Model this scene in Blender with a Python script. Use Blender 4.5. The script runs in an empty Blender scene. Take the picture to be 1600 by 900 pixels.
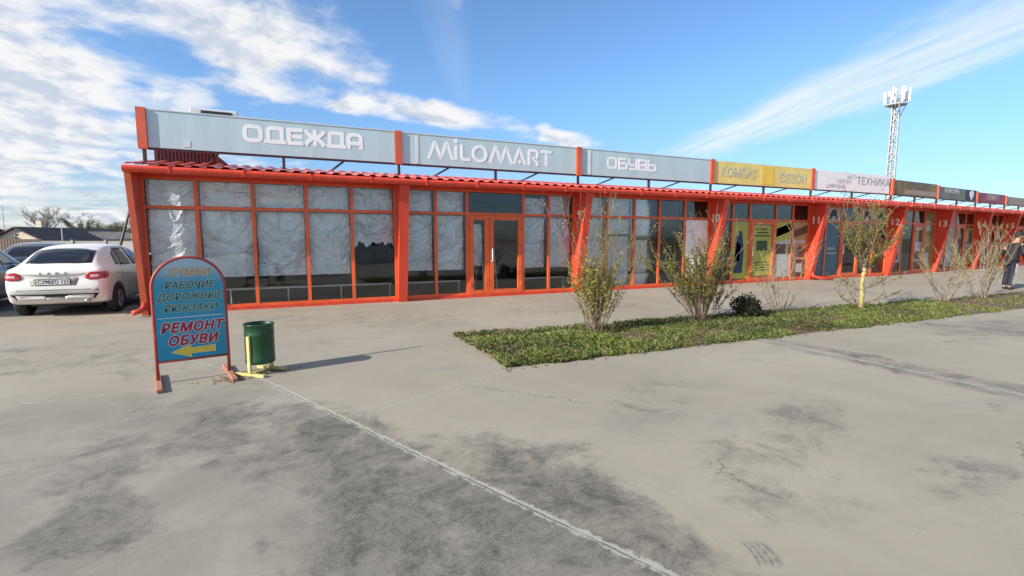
import bpy, bmesh, math, random
from mathutils import Vector, Matrix, noise as mnoise
from mathutils.bvhtree import BVHTree
R = math.radians
PI = math.pi
scene = bpy.context.scene
COL = scene.collection

# ------------------------------------------------------------------ camera, sky, sun, exposure
cam_d = bpy.data.cameras.new('camera')
cam_d.sensor_width = 36.0
cam_d.lens = 36.0 * 760.0 / 1600.0
cam_d.clip_start = 0.05
cam_d.clip_end = 3000
cam = bpy.data.objects.new('camera', cam_d)
COL.objects.link(cam)
cam.location = (0, 0, 1.62)
cam.rotation_euler = (R(90 - 5.86), 0, R(65.62 - 90))
scene.camera = cam

SUN_EL, SUN_FROM = 27.0, Vector((-0.978, -0.206, 0))      # the sun stands low on the left, a little in front of the facade
sd = Vector((SUN_FROM.x * math.cos(R(SUN_EL)), SUN_FROM.y * math.cos(R(SUN_EL)), math.sin(R(SUN_EL))))
sun_d = bpy.data.lights.new('sun', 'SUN')
sun_d.energy = 4.4
sun_d.angle = R(0.55)
sun_d.color = (1.0, 0.93, 0.82)
sun = bpy.data.objects.new('sun', sun_d)
COL.objects.link(sun)
sun.rotation_euler = (-sd).to_track_quat('-Z', 'Y').to_euler()
sun.location = (-30, -8, 30)

scene.view_settings.view_transform = 'Standard'
scene.view_settings.look = 'None'
scene.view_settings.gamma = 1.0
scene.view_settings.use_curve_mapping = False
scene.view_settings.exposure = 0.75


class NB:
    """small helper that writes node trees"""
    def __init__(s, nt):
        s.nt = nt
    def node(s, t, **kw):
        n = s.nt.nodes.new(t)
        for k, v in kw.items():
            setattr(n, k, v)
        return n
    def put(s, sock, v):
        if isinstance(v, bpy.types.NodeSocket):
            s.nt.links.new(v, sock)
        elif isinstance(v, (tuple, list)) and len(v) == 3 and sock.type == 'RGBA':
            sock.default_value = (*v, 1)
        else:
            sock.default_value = v
    def m(s, op, a, b=0.0, c=0.0, clamp=False):
        n = s.node('ShaderNodeMath', operation=op, use_clamp=clamp)
        s.put(n.inputs[0], a); s.put(n.inputs[1], b)
        if op in ('MULTIPLY_ADD', 'SMOOTH_MIN', 'COMPARE'):
            s.put(n.inputs[2], c)
        return n.outputs[0]
    def add(s, a, b): return s.m('ADD', a, b)
    def sub(s, a, b): return s.m('SUBTRACT', a, b)
    def mul(s, a, b): return s.m('MULTIPLY', a, b)
    def vm(s, op, a, b=None, scale=None):
        n = s.node('ShaderNodeVectorMath', operation=op)
        s.put(n.inputs[0], a)
        if b is not None: s.put(n.inputs[1], b)
        if scale is not None: s.put(n.inputs['Scale'], scale)
        return n.outputs['Value'] if op in ('DOT_PRODUCT', 'LENGTH', 'DISTANCE') else n.outputs[0]
    def step(s, v, a, b, lo=0.0, hi=1.0, smooth=True):
        n = s.node('ShaderNodeMapRange', interpolation_type='SMOOTHSTEP' if smooth else 'LINEAR')
        s.put(n.inputs[0], v); s.put(n.inputs[1], a); s.put(n.inputs[2], b); s.put(n.inputs[3], lo); s.put(n.inputs[4], hi)
        return n.outputs[0]
    def noise(s, vec, scale, detail=4, rough=0.55, dist=0.0, color=False, kind='FBM'):
        n = s.node('ShaderNodeTexNoise')
        try: n.noise_type = kind
        except Exception: pass
        if vec is not None: s.put(n.inputs['Vector'], vec)
        s.put(n.inputs['Scale'], scale); s.put(n.inputs['Detail'], detail)
        s.put(n.inputs['Roughness'], rough); s.put(n.inputs['Distortion'], dist)
        return n.outputs['Color'] if color else n.outputs[0]
    def mix(s, f, a, b, blend='MIX'):
        n = s.node('ShaderNodeMix', data_type='RGBA', blend_type=blend)
        s.put(n.inputs[0], f); s.put(n.inputs[6], a); s.put(n.inputs[7], b)
        return n.outputs[2]
    def xyz(s, v):
        n = s.node('ShaderNodeSeparateXYZ'); s.put(n.inputs[0], v)
        return n.outputs
    def comb(s, x, y, z=0.0):
        n = s.node('ShaderNodeCombineXYZ')
        s.put(n.inputs[0], x); s.put(n.inputs[1], y); s.put(n.inputs[2], z)
        return n.outputs[0]
    def bump(s, h, strength, dist=0.01):
        n = s.node('ShaderNodeBump'); s.put(n.inputs['Height'], h)
        s.put(n.inputs['Strength'], strength); s.put(n.inputs['Distance'], dist)
        return n.outputs[0]


world = bpy.data.worlds.new('World')
scene.world = world
world.use_nodes = True
wt = world.node_tree
wt.nodes.clear()
b = NB(wt)
sky = b.node('ShaderNodeTexSky', sky_type='NISHITA')
sky.sun_disc = False
sky.sun_elevation = R(SUN_EL)
sky.sun_rotation = math.atan2(SUN_FROM.x, SUN_FROM.y)
sky.altitude = 50
sky.air_density = 1.0
sky.dust_density = 0.6
sky.ozone_density = 2.2
dirv = b.node('ShaderNodeTexCoord').outputs['Generated']
dx, dy, dz = b.xyz(dirv)[:3]
dzc = b.add(b.m('MAXIMUM', dz, 0.0), 0.05)
px_, py_ = b.m('DIVIDE', dx, dzc), b.m('DIVIDE', dy, dzc)
pl = b.comb(px_, py_)                                          # a flat cloud layer overhead
dzq = b.add(b.m('MAXIMUM', dz, 0.0), 0.22)
qx, qy = b.m('DIVIDE', dx, dzq), b.m('DIVIDE', dy, dzq)
ql = b.comb(qx, qy, 4.2)                                       # heaped clouds: a domed layer
plw = b.vm('ADD', ql, b.vm('SCALE', b.vm('SUBTRACT', b.noise(ql, 2.6, 3, 0.5, color=True), (0.5, 0.5, 0.5)), scale=0.22))
big = b.noise(plw, 1.9, 3, 0.5)
fine = b.noise(plw, 5.2, 9, 0.57)
shape = b.add(b.mul(big, 0.60), b.mul(fine, 0.42))
cover = b.step(qx, -0.9, 1.15, 0.43, 0.66, smooth=False)
for cx, cy, rx, ry, amt in ((0.02, 1.72, 0.34, 0.22, -0.115), (0.70, 2.06, 0.75, 0.14, -0.19), (0.25, 2.35, 0.5, 0.10, -0.06), (-0.75, 2.35, 0.62, 0.45, -0.10), (-0.36, 1.86, 0.20, 0.13, 0.09), (0.10, 2.22, 0.22, 0.09, 0.06), (-0.55, 1.52, 0.35, 0.14, -0.08), (0.55, 1.6, 0.3, 0.22, 0.05)):
    e1, e2 = b.mul(b.sub(qx, cx), 1 / rx), b.mul(b.sub(qy, cy), 1 / ry)
    cover = b.add(cover, b.step(b.add(b.mul(e1, e1), b.mul(e2, e2)), 1.6, 0.0, 0.0, amt))
behind = b.step(dy, 0.1, -0.5, 0.0, -0.05)
cover = b.add(cover, behind)
dens = b.step(b.sub(shape, cover), -0.035, 0.15)
dens = b.mul(dens, b.step(dz, 0.0, 0.03))
haze_bank = b.mul(b.step(px_, 0.6, -2.0), b.step(dz, 0.26, 0.02, 0.0, 0.75))
dens_all = b.m('MAXIMUM', dens, b.mul(haze_bank, b.step(b.noise(pl, 0.8, 5, 0.6), 0.3, 0.62)))
thick = b.step(b.sub(shape, cover), 0.03, 0.30)
lit = b.noise(b.vm('ADD', plw, (0.06, -0.05, 0)), 5.2, 6, 0.57)
shade = b.m('MULTIPLY_ADD', b.sub(fine, lit), 1.6, b.mul(thick, -0.22), clamp=False)
cl_b = b.m('ADD', 0.93, shade, clamp=False)
cl_b = b.m('MINIMUM', b.m('MAXIMUM', cl_b, 0.62), 1.12)
cloud_col = b.mix(b.step(cl_b, 0.62, 1.0), (3.5, 3.85, 4.45), (5.5, 5.45, 5.35))
# a spread-out contrail and a fainter one, both straight lines in the cloud layer
def trail(p0, p1, w, seed, soft):
    d = Vector((p1[0] - p0[0], p1[1] - p0[1])); L = d.length; d /= L
    rx, ry = b.sub(px_, p0[0]), b.sub(py_, p0[1])
    al = b.add(b.mul(rx, d.x), b.mul(ry, d.y))
    ac = b.add(b.mul(rx, -d.y), b.mul(ry, d.x))
    st = b.noise(b.comb(b.mul(al, 0.6), b.mul(ac, 4.5), seed), 1.0, 7, 0.62, 0.35)
    edge = b.add(b.m('ABSOLUTE', ac), b.mul(b.sub(b.noise(b.comb(b.mul(al, 1.2), b.mul(ac, 2.0), seed), 1.3, 4), 0.5), w * 1.2))
    band = b.step(edge, w, w * soft)
    ends = b.mul(b.step(al, -2.2, -0.6), b.step(al, L + 0.5, L - 0.4))
    return b.mul(b.mul(band, ends), b.step(st, 0.22, 0.66))
tr = b.mul(trail((2.66, 1.0), (3.36, 3.5), 0.46, 3.0, 0.3), 0.80)
tr2 = b.mul(trail((0.50, 1.75), (0.98, 2.9), 0.12, 9.0, 0.05), 0.10)
sky_col = b.mix(1.0, sky.outputs[0], b.mix(b.step(dz, 0.0, 0.30), (0.56, 0.69, 0.90), (0.80, 1.02, 1.22)), 'MULTIPLY')
c = b.mix(b.m('MAXIMUM', tr, tr2), sky_col, (5.3, 5.5, 5.8))
c = b.mix(b.mul(dens_all, 0.95), c, cloud_col)
bg = b.node('ShaderNodeBackground')
b.put(bg.inputs[0], c)
bg.inputs[1].default_value = 0.105
wo = b.node('ShaderNodeOutputWorld')
wt.links.new(bg.outputs[0], wo.inputs[0])

# ------------------------------------------------------------------ materials
def new_mat(name):
    m = bpy.data.materials.new(name)
    m.use_nodes = True
    nt = m.node_tree
    nb = NB(nt)
    bs = next(n for n in nt.nodes if n.type == 'BSDF_PRINCIPLED')
    return m, nb, bs

def paint(name, col, rough=0.5, metal=0.0, var=0.12, scale=3.0, bump=0.0, bscale=40.0, dirt=None, dirt_amt=0.5, coat=0.0, spec=0.5, streak=False):
    m, nb, bs = new_mat(name)
    pos = nb.node('ShaderNodeNewGeometry').outputs['Position']
    v = pos
    if streak:
        v = nb.vm('MULTIPLY', pos, (3.0, 3.0, 0.35))
    n1 = nb.noise(v, scale, 5, 0.6)
    lo = tuple(x * (1 - var) for x in col); hi = tuple(min(1, x * (1 + var)) for x in col)
    c = nb.mix(nb.step(n1, 0.3, 0.7), lo, hi)
    if dirt:
        n2 = nb.noise(v, scale * 2.7, 6, 0.68)
        c = nb.mix(nb.mul(nb.step(n2, 0.52, 0.75), dirt_amt), c, dirt)
    nb.put(bs.inputs['Base Color'], c)
    nb.put(bs.inputs['Roughness'], nb.step(n1, 0.2, 0.8, max(0.03, rough - 0.08), min(1, rough + 0.08)))
    bs.inputs['Metallic'].default_value = metal
    bs.inputs['Coat Weight'].default_value = coat
    bs.inputs['Coat Roughness'].default_value = 0.06
    bs.inputs['Specular IOR Level'].default_value = spec
    if bump:
        nb.put(bs.inputs['Normal'], nb.bump(nb.noise(pos, bscale, 4), bump, 0.01))
    return m

def leafy(name, c1, c2, c3=None, trans=0.35):
    m, nb, bs = new_mat(name)
    rnd = nb.node('ShaderNodeNewGeometry').outputs['Random Per Island']
    c = nb.mix(rnd, c1, c2)
    if c3:
        c = nb.mix(nb.step(nb.m('FRACT', nb.mul(rnd, 7.31)), 0.72, 0.8), c, c3)
    nb.put(bs.inputs['Base Color'], c)
    bs.inputs['Roughness'].default_value = 0.6
    tr = nb.node('ShaderNodeBsdfTranslucent'); nb.put(tr.inputs[0], c)
    mx = nb.node('ShaderNodeMixShader'); mx.inputs[0].default_value = trans
    out = next(n for n in nb.nt.nodes if n.type == 'OUTPUT_MATERIAL')
    nb.nt.links.new(bs.outputs[0], mx.inputs[1]); nb.nt.links.new(tr.outputs[0], mx.inputs[2])
    nb.nt.links.new(mx.outputs[0], out.inputs[0])
    return m

def glass(name, tint=(0.8, 0.86, 0.86), refl=1.0):
    m, nb, bs = new_mat(name)
    nb.nt.nodes.remove(bs)
    pos = nb.node('ShaderNodeNewGeometry').outputs['Position']
    gl = nb.node('ShaderNodeBsdfGlossy'); gl.inputs['Roughness'].default_value = 0.015
    nb.put(gl.inputs['Color'], (0.95, 0.97, 1.0))
    nb.put(gl.inputs['Normal'], nb.bump(nb.noise(pos, 0.9, 1), 0.05, 0.05))
    tr = nb.node('ShaderNodeBsdfTransparent'); nb.put(tr.inputs[0], tint)
    fr = nb.node('ShaderNodeFresnel'); fr.inputs['IOR'].default_value = 1.55
    mx = nb.node('ShaderNodeMixShader')
    nb.put(mx.inputs[0], nb.m('MINIMUM', nb.mul(fr.outputs[0], 1.15 * refl), 1.0))
    nb.nt.links.new(tr.outputs[0], mx.inputs[1]); nb.nt.links.new(gl.outputs[0], mx.inputs[2])
    out = next(n for n in nb.nt.nodes if n.type == 'OUTPUT_MATERIAL')
    nb.nt.links.new(mx.outputs[0], out.inputs[0])
    return m

M = {}
M['red'] = paint('red orange paint', (0.66, 0.060, 0.028), 0.42, var=0.14, scale=1.7, dirt=(0.42, 0.085, 0.05), dirt_amt=0.55, streak=True, bump=0.08, bscale=5)
M['orange'] = paint('orange frame paint', (0.74, 0.125, 0.032), 0.4, var=0.12, scale=2.0, dirt=(0.36, 0.08, 0.03), dirt_amt=0.35)
M['roof'] = paint('faded red sheet metal', (0.60, 0.10, 0.07), 0.38, var=0.16, scale=1.3, dirt=(0.30, 0.13, 0.10), dirt_amt=0.55)
M['darkred'] = paint('dark red cladding', (0.085, 0.02, 0.03), 0.6, var=0.15)
M['post'] = paint('sun bleached orange post', (0.60, 0.11, 0.05), 0.5, var=0.12, scale=2, dirt=(0.3, 0.12, 0.07), dirt_amt=0.5)
M['steel'] = paint('dark purple steel', (0.055, 0.018, 0.022), 0.5, var=0.2)
M['number'] = paint('faded white number paint', (0.80, 0.74, 0.70), 0.6, var=0.12, scale=9)
M['bluesign'] = paint('bleached blue banner', (0.46, 0.62, 0.67), 0.55, var=0.06, scale=0.8, dirt=(0.52, 0.66, 0.69), dirt_amt=0.4, bump=0.06, bscale=1.6, streak=True)
M['signwhite'] = paint('white vinyl lettering', (0.86, 0.87, 0.88), 0.5, var=0.03)
M['signtrim'] = paint('pale aluminium trim', (0.62, 0.70, 0.72), 0.4, var=0.05)
M['yellowsign'] = paint('faded yellow banner', (0.74, 0.62, 0.20), 0.6, var=0.13, scale=1.2, dirt=(0.62, 0.55, 0.25), dirt_amt=0.7, bump=0.25, bscale=3.0)
M['yellowdeep'] = paint('deeper yellow banner panel', (0.78, 0.56, 0.08), 0.6, var=0.08)
M['fadedgrey'] = paint('bleached grey green lettering', (0.55, 0.56, 0.40), 0.6, var=0.15, scale=6)
M['whitesign'] = paint('white banner', (0.84, 0.83, 0.85), 0.55, var=0.04)
M['greytext'] = paint('grey lettering', (0.33, 0.32, 0.35), 0.6, var=0.2, scale=5)
M['fainttext'] = paint('faint grey lettering', (0.53, 0.51, 0.54), 0.6, var=0.1, scale=5)
M['olivesign'] = paint('olive brown banner', (0.22, 0.17, 0.07), 0.6, var=0.4, scale=1.3, dirt=(0.20, 0.24, 0.17), dirt_amt=0.8)
M['greensign'] = paint('grey green banner', (0.15, 0.20, 0.17), 0.6, var=0.3, scale=1.6, dirt=(0.09, 0.11, 0.10), dirt_amt=0.8)
M['pinksign'] = paint('dull red violet banner', (0.28, 0.075, 0.10), 0.6, var=0.2, scale=1.2)
M['beigesign'] = paint('grey beige banner', (0.34, 0.30, 0.25), 0.6, var=0.15, scale=1.2)
M['navy'] = paint('dark navy', (0.03, 0.045, 0.09), 0.6, var=0.2)
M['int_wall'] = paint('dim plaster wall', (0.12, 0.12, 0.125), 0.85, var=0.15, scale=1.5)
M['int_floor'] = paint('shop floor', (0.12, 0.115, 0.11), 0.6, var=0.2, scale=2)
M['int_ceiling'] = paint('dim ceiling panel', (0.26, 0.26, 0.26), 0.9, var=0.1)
M['white'] = paint('white plastic', (0.78, 0.78, 0.78), 0.4, var=0.05, scale=4)
M['whitemetal'] = paint('white coated metal', (0.72, 0.73, 0.74), 0.35, var=0.06, scale=5)
M['black'] = paint('black plastic', (0.018, 0.018, 0.020), 0.5, var=0.2)
M['rubber'] = paint('tyre rubber', (0.022, 0.022, 0.022), 0.8, var=0.25, scale=12)
M['grille'] = paint('dark grille', (0.025, 0.028, 0.035), 0.5, var=0.3, scale=30)
M['silver'] = paint('silver metal', (0.55, 0.56, 0.57), 0.3, metal=0.8, var=0.08)
M['glass'] = glass('window glass', (0.97, 0.985, 0.985), 0.85)
M['tealglass'] = glass('bluish window film glass', (0.30, 0.42, 0.48), 1.1)
M['brownglass'] = glass('brownish window glass', (0.42, 0.36, 0.30), 0.9)

def film_mat():
    m, nb, bs = new_mat('crinkled plastic film')
    pos = nb.node('ShaderNodeNewGeometry').outputs['Position']
    x, y, z = nb.xyz(pos)[:3]
    warp = nb.vm('SCALE', nb.vm('SUBTRACT', nb.noise(pos, 3.0, 4, 0.6, color=True), (0.5, 0.5, 0.5)), scale=0.35)
    wp = nb.vm('ADD', pos, warp)
    vo = nb.node('ShaderNodeTexVoronoi', feature='DISTANCE_TO_EDGE'); nb.put(vo.inputs['Vector'], nb.vm('MULTIPLY', wp, (1.0, 1.0, 0.55))); vo.inputs['Scale'].default_value = 6.5
    v2 = nb.node('ShaderNodeTexVoronoi', feature='F1'); nb.put(v2.inputs['Vector'], wp); v2.inputs['Scale'].default_value = 13.0
    lines = nb.noise(nb.comb(nb.mul(x, 1.6), 0.0, nb.mul(z, 38.0)), 1.0, 4, 0.65)
    crk = nb.noise(pos, 5.0, 6, 0.7, 0.8)
    nb.put(bs.inputs['Base Color'], nb.mix(nb.step(crk, 0.35, 0.7), (0.86, 0.88, 0.90), (0.97, 0.97, 0.97)))
    bs.inputs['Metallic'].default_value = 0.22
    bs.inputs['Specular IOR Level'].default_value = 0.8
    bs.inputs['Coat Weight'].default_value = 1.0
    bs.inputs['Coat IOR'].default_value = 1.7
    bs.inputs['Coat Roughness'].default_value = 0.04
    nb.put(bs.inputs['Roughness'], nb.step(crk, 0.3, 0.7, 0.05, 0.15))
    h = nb.add(nb.add(nb.mul(nb.m('MINIMUM', vo.outputs[0], 0.22), 1.3), nb.mul(v2.outputs[0], 0.22)), nb.mul(lines, 1.1))
    nb.put(bs.inputs['Normal'], nb.bump(h, 0.6, 0.03))
    tr = nb.node('ShaderNodeBsdfTransparent'); nb.put(tr.inputs[0], (0.85, 0.87, 0.88))
    mx = nb.node('ShaderNodeMixShader')
    nb.put(mx.inputs[0], nb.step(nb.noise(pos, 2.3, 5, 0.65), 0.50, 0.72, 0.01, 0.26))
    out = next(n for n in nb.nt.nodes if n.type == 'OUTPUT_MATERIAL')
    nb.nt.links.new(bs.outputs[0], mx.inputs[1]); nb.nt.links.new(tr.outputs[0], mx.inputs[2])
    nb.nt.links.new(mx.outputs[0], out.inputs[0])
    return m
M['film'] = film_mat()

# ------------------------------------------------------------------ mesh helpers
class MB:
    """collects shapes, then links them as ONE mesh object; T maps every point (used for the bend of the row)"""
    def __init__(s, T=None):
        s.v, s.f, s.T = [], [], T
    def pts(s, ps):
        n = len(s.v)
        s.v += [tuple(s.T(*p)) if s.T else tuple(p) for p in ps]
        return n
    def quad(s, *ps):
        n = s.pts(ps); s.f.append(tuple(range(n, n + len(ps))))
    def box(s, x0, x1, y0, y1, z0, z1):
        n = s.pts([(x0, y0, z0), (x1, y0, z0), (x1, y1, z0), (x0, y1, z0), (x0, y0, z1), (x1, y0, z1), (x1, y1, z1), (x0, y1, z1)])
        s.f += [tuple(n + i for i in q) for q in ((0, 3, 2, 1), (4, 5, 6, 7), (0, 1, 5, 4), (1, 2, 6, 5), (2, 3, 7, 6), (3, 0, 4, 7))]
    def prism(s, poly, vec):
        """poly: 3D points; extruded by vec"""
        k = len(poly)
        n = s.pts(list(poly) + [tuple(Vector(p) + Vector(vec)) for p in poly])
        s.f.append(tuple(range(n + k - 1, n - 1, -1)))
        s.f.append(tuple(range(n + k, n + 2 * k)))
        for i in range(k):
            j = (i + 1) % k
            s.f.append((n + i, n + j, n + k + j, n + k + i))
    def tube(s, path, rad, n=8, cap=True):
        path = [Vector(p) for p in path]
        if not isinstance(rad, (list, tuple)): rad = [rad] * len(path)
        base = None; last = None
        d0 = (path[1] - path[0]).normalized()
        up = Vector((0, 0, 1)) if abs(d0.z) < 0.9 else Vector((1, 0, 0))
        u = d0.cross(up).normalized()
        for i, p in enumerate(path):
            if i == 0: d = path[1] - path[0]
            elif i == len(path) - 1: d = path[-1] - path[-2]
            else: d = path[i + 1] - path[i - 1]
            d.normalize()
            u = (u - d * u.dot(d))
            if u.length < 1e-6: u = d.orthogonal()
            u.normalize()
            w = d.cross(u)
            r = s.pts([tuple(p + (u * math.cos(2 * PI * k / n) + w * math.sin(2 * PI * k / n)) * rad[i]) for k in range(n)])
            if last is not None:
                for k in range(n):
                    s.f.append((last + k, last + (k + 1) % n, r + (k + 1) % n, r + k))
            elif cap:
                s.f.append(tuple(range(r + n - 1, r - 1, -1)))
            last = r
        if cap: s.f.append(tuple(range(last, last + n)))
    def bar(s, a, c, w, h=None):
        """rectangular bar from a to c"""
        h = h or w
        a, c = Vector(a), Vector(c); d = (c - a).normalized()
        up = Vector((0, 0, 1)) if abs(d.z) < 0.95 else Vector((0, 1, 0))
        u = d.cross(up).normalized() * w / 2; t = u.normalized().cross(d) * h / 2
        s.prism([tuple(a + u + t), tuple(a - u + t), tuple(a - u - t), tuple(a + u - t)], tuple(c - a))
    def lathe(s, prof, n=24, axis='z', o=(0, 0, 0), closed=False):
        last = None; first = None
        for r, h in prof:
            ring = []
            for k in range(n):
                a = 2 * PI * k / n
                if axis == 'z': ring.append((o[0] + r * math.cos(a), o[1] + r * math.sin(a), o[2] + h))
                else: ring.append((o[0] + r * math.cos(a), o[1] + h, o[2] + r * math.sin(a)))
            i = s.pts(ring)
            if last is not None:
                for k in range(n):
                    s.f.append((last + k, last + (k + 1) % n, i + (k + 1) % n, i + k))
            else: first = i
            last = i
        if closed:
            for k in range(n):
                s.f.append((last + k, last + (k + 1) % n, first + (k + 1) % n, first + k))
    def build(s, name, mat, parent=None, smooth=False, world=False, fix=True):
        me = bpy.data.meshes.new(name)
        off = Vector((0, 0, 0))
        if world and parent is not None:
            p = parent
            while p is not None:
                off += p.location; p = p.parent
        me.from_pydata([tuple(Vector(v) - off) for v in s.v], [], s.f)
        me.materials.append(mat)
        if fix:
            bm = bmesh.new(); bm.from_mesh(me)
            bmesh.ops.recalc_face_normals(bm, faces=bm.faces)
            bm.to_mesh(me); bm.free()
        if smooth:
            me.polygons.foreach_set('use_smooth', [True] * len(me.polygons))
        o = bpy.data.objects.new(name, me)
        COL.objects.link(o)
        if parent is not None: o.parent = parent
        return o

def tag(o, label=None, cat=None, group=None, kind=None):
    if label: o['label'] = label
    if cat: o['category'] = cat
    if group: o['group'] = group
    if kind: o['kind'] = kind
    return o

def thing(name, label, cat, loc=(0, 0, 0), rotz=0.0, group=None):
    o = bpy.data.objects.new(name, None)
    o.empty_display_size = 0.2
    COL.objects.link(o)
    o.location = loc; o.rotation_euler = (0, 0, rotz)
    return tag(o, label, cat, group)

def bevel(o, w=0.01, seg=2):
    bm = bmesh.new(); bm.from_mesh(o.data)
    bmesh.ops.remove_doubles(bm, verts=bm.verts, dist=1e-5)
    ed = [e for e in bm.edges if len(e.link_faces) == 2 and e.calc_face_angle(0) > R(35)]
    bmesh.ops.bevel(bm, geom=ed, offset=w, segments=seg, affect='EDGES', profile=0.6, clamp_overlap=True)
    bm.to_mesh(o.data); bm.free()
    return o

def text_mesh(name, body, size, mat, parent, M4, extrude=0.002, shear=0.0, offset=0.0, align='CENTER', sx=1.0, spacing=1.0, fat=0.0):
    cu = bpy.data.curves.new(name, 'FONT')
    cu.body = body; cu.size = size; cu.extrude = extrude; cu.shear = shear; cu.offset = offset
    cu.align_x = align; cu.align_y = 'CENTER'; cu.space_character = spacing
    cu.resolution_u = 3
    t = bpy.data.objects.new(name, cu)
    COL.objects.link(t)
    bpy.context.view_layer.update()
    me = bpy.data.meshes.new_from_object(t.evaluated_get(bpy.context.evaluated_depsgraph_get()))
    bpy.data.objects.remove(t)
    me.name = name
    if fat:                                               # heavier strokes: shifted copies, each a hair deeper
        bm = bmesh.new(); bm.from_mesh(me)
        base_geom = list(bm.verts) + list(bm.edges) + list(bm.faces)
        for k in range(8):
            d_ = bmesh.ops.duplicate(bm, geom=base_geom)
            vs = [g_ for g_ in d_['geom'] if isinstance(g_, bmesh.types.BMVert)]
            bmesh.ops.translate(bm, verts=vs, vec=(fat * math.cos(k * PI / 4), fat * math.sin(k * PI / 4), -0.00012 * (k + 1)))
        bm.to_mesh(me); bm.free()
    me.transform(M4 @ Matrix.Diagonal((sx, 1, 1, 1)))
    me.materials.clear(); me.materials.append(mat)
    o = bpy.data.objects.new(name, me)
    COL.objects.link(o)
    o.parent = parent
    return o

def face_matrix(o, xdir, zdir=(0, 0, 1)):
    """text lies in the plane spanned by xdir and zdir"""
    x = Vector(xdir).normalized(); z = Vector(zdir).normalized(); n = x.cross(z).normalized()
    return Matrix(((x.x, z.x, n.x, o[0]), (x.y, z.y, n.y, o[1]), (x.z, z.z, n.z, o[2]), (0, 0, 0, 1)))

def stroke(mb, pts, w, org, xd, nd, depth, zd=Vector((0, 0, 1)), closed=False, rnd=True):
    """a mitred ribbon of width w with thickness, drawn in the plane xd / zd"""
    P = [Vector((p[0], p[1])) for p in pts]; n = len(P)
    L, Rr = [], []
    for i in range(n):
        if closed: a, c = P[i] - P[i - 1], P[(i + 1) % n] - P[i]
        else:
            a = P[i] - P[i - 1] if i > 0 else P[1] - P[0]
            c = P[i + 1] - P[i] if i < n - 1 else P[-1] - P[-2]
        a, c = a.normalized(), c.normalized()
        t = (a + c); t = t.normalized() if t.length > 1e-4 else a
        nn = Vector((-t.y, t.x))
        k = min(1.0 / max(0.35, nn.dot(Vector((-a.y, a.x)))), 2.2)
        L.append(P[i] + nn * w / 2 * k); Rr.append(P[i] - nn * w / 2 * k)
    def W(p, d): return tuple(Vector(org) + Vector(xd) * p.x + zd * p.y + Vector(nd) * d)
    rings = []
    for i in range(n):
        rings.append(mb.pts([W(L[i], depth), W(Rr[i], depth), W(Rr[i], 0), W(L[i], 0)]))
    for i in range(n if closed else n - 1):
        r, q = rings[i], rings[(i + 1) % n]
        for k in range(4):
            mb.f.append((r + k, r + (k + 1) % 4, q + (k + 1) % 4, q + k))
    if not closed:
        mb.f.append(tuple(rings[0] + k for k in range(4))); mb.f.append(tuple(rings[-1] + k for k in (3, 2, 1, 0)))

def arc(cx, cy, rx, ry, a0, a1, n=10):
    return [(cx + rx * math.cos(R(a0 + (a1 - a0) * i / n)), cy + ry * math.sin(R(a0 + (a1 - a0) * i / n))) for i in range(n + 1)]

def rrect(x0, x1, y0, y1, r):
    return arc(x1 - r, y1 - r, r, r, 90, 0, 4) + arc(x1 - r, y0 + r, r, r, 0, -90, 4) + arc(x0 + r, y0 + r, r, r, -90, -180, 4) + arc(x0 + r, y1 - r, r, r, 180, 90, 4)

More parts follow.
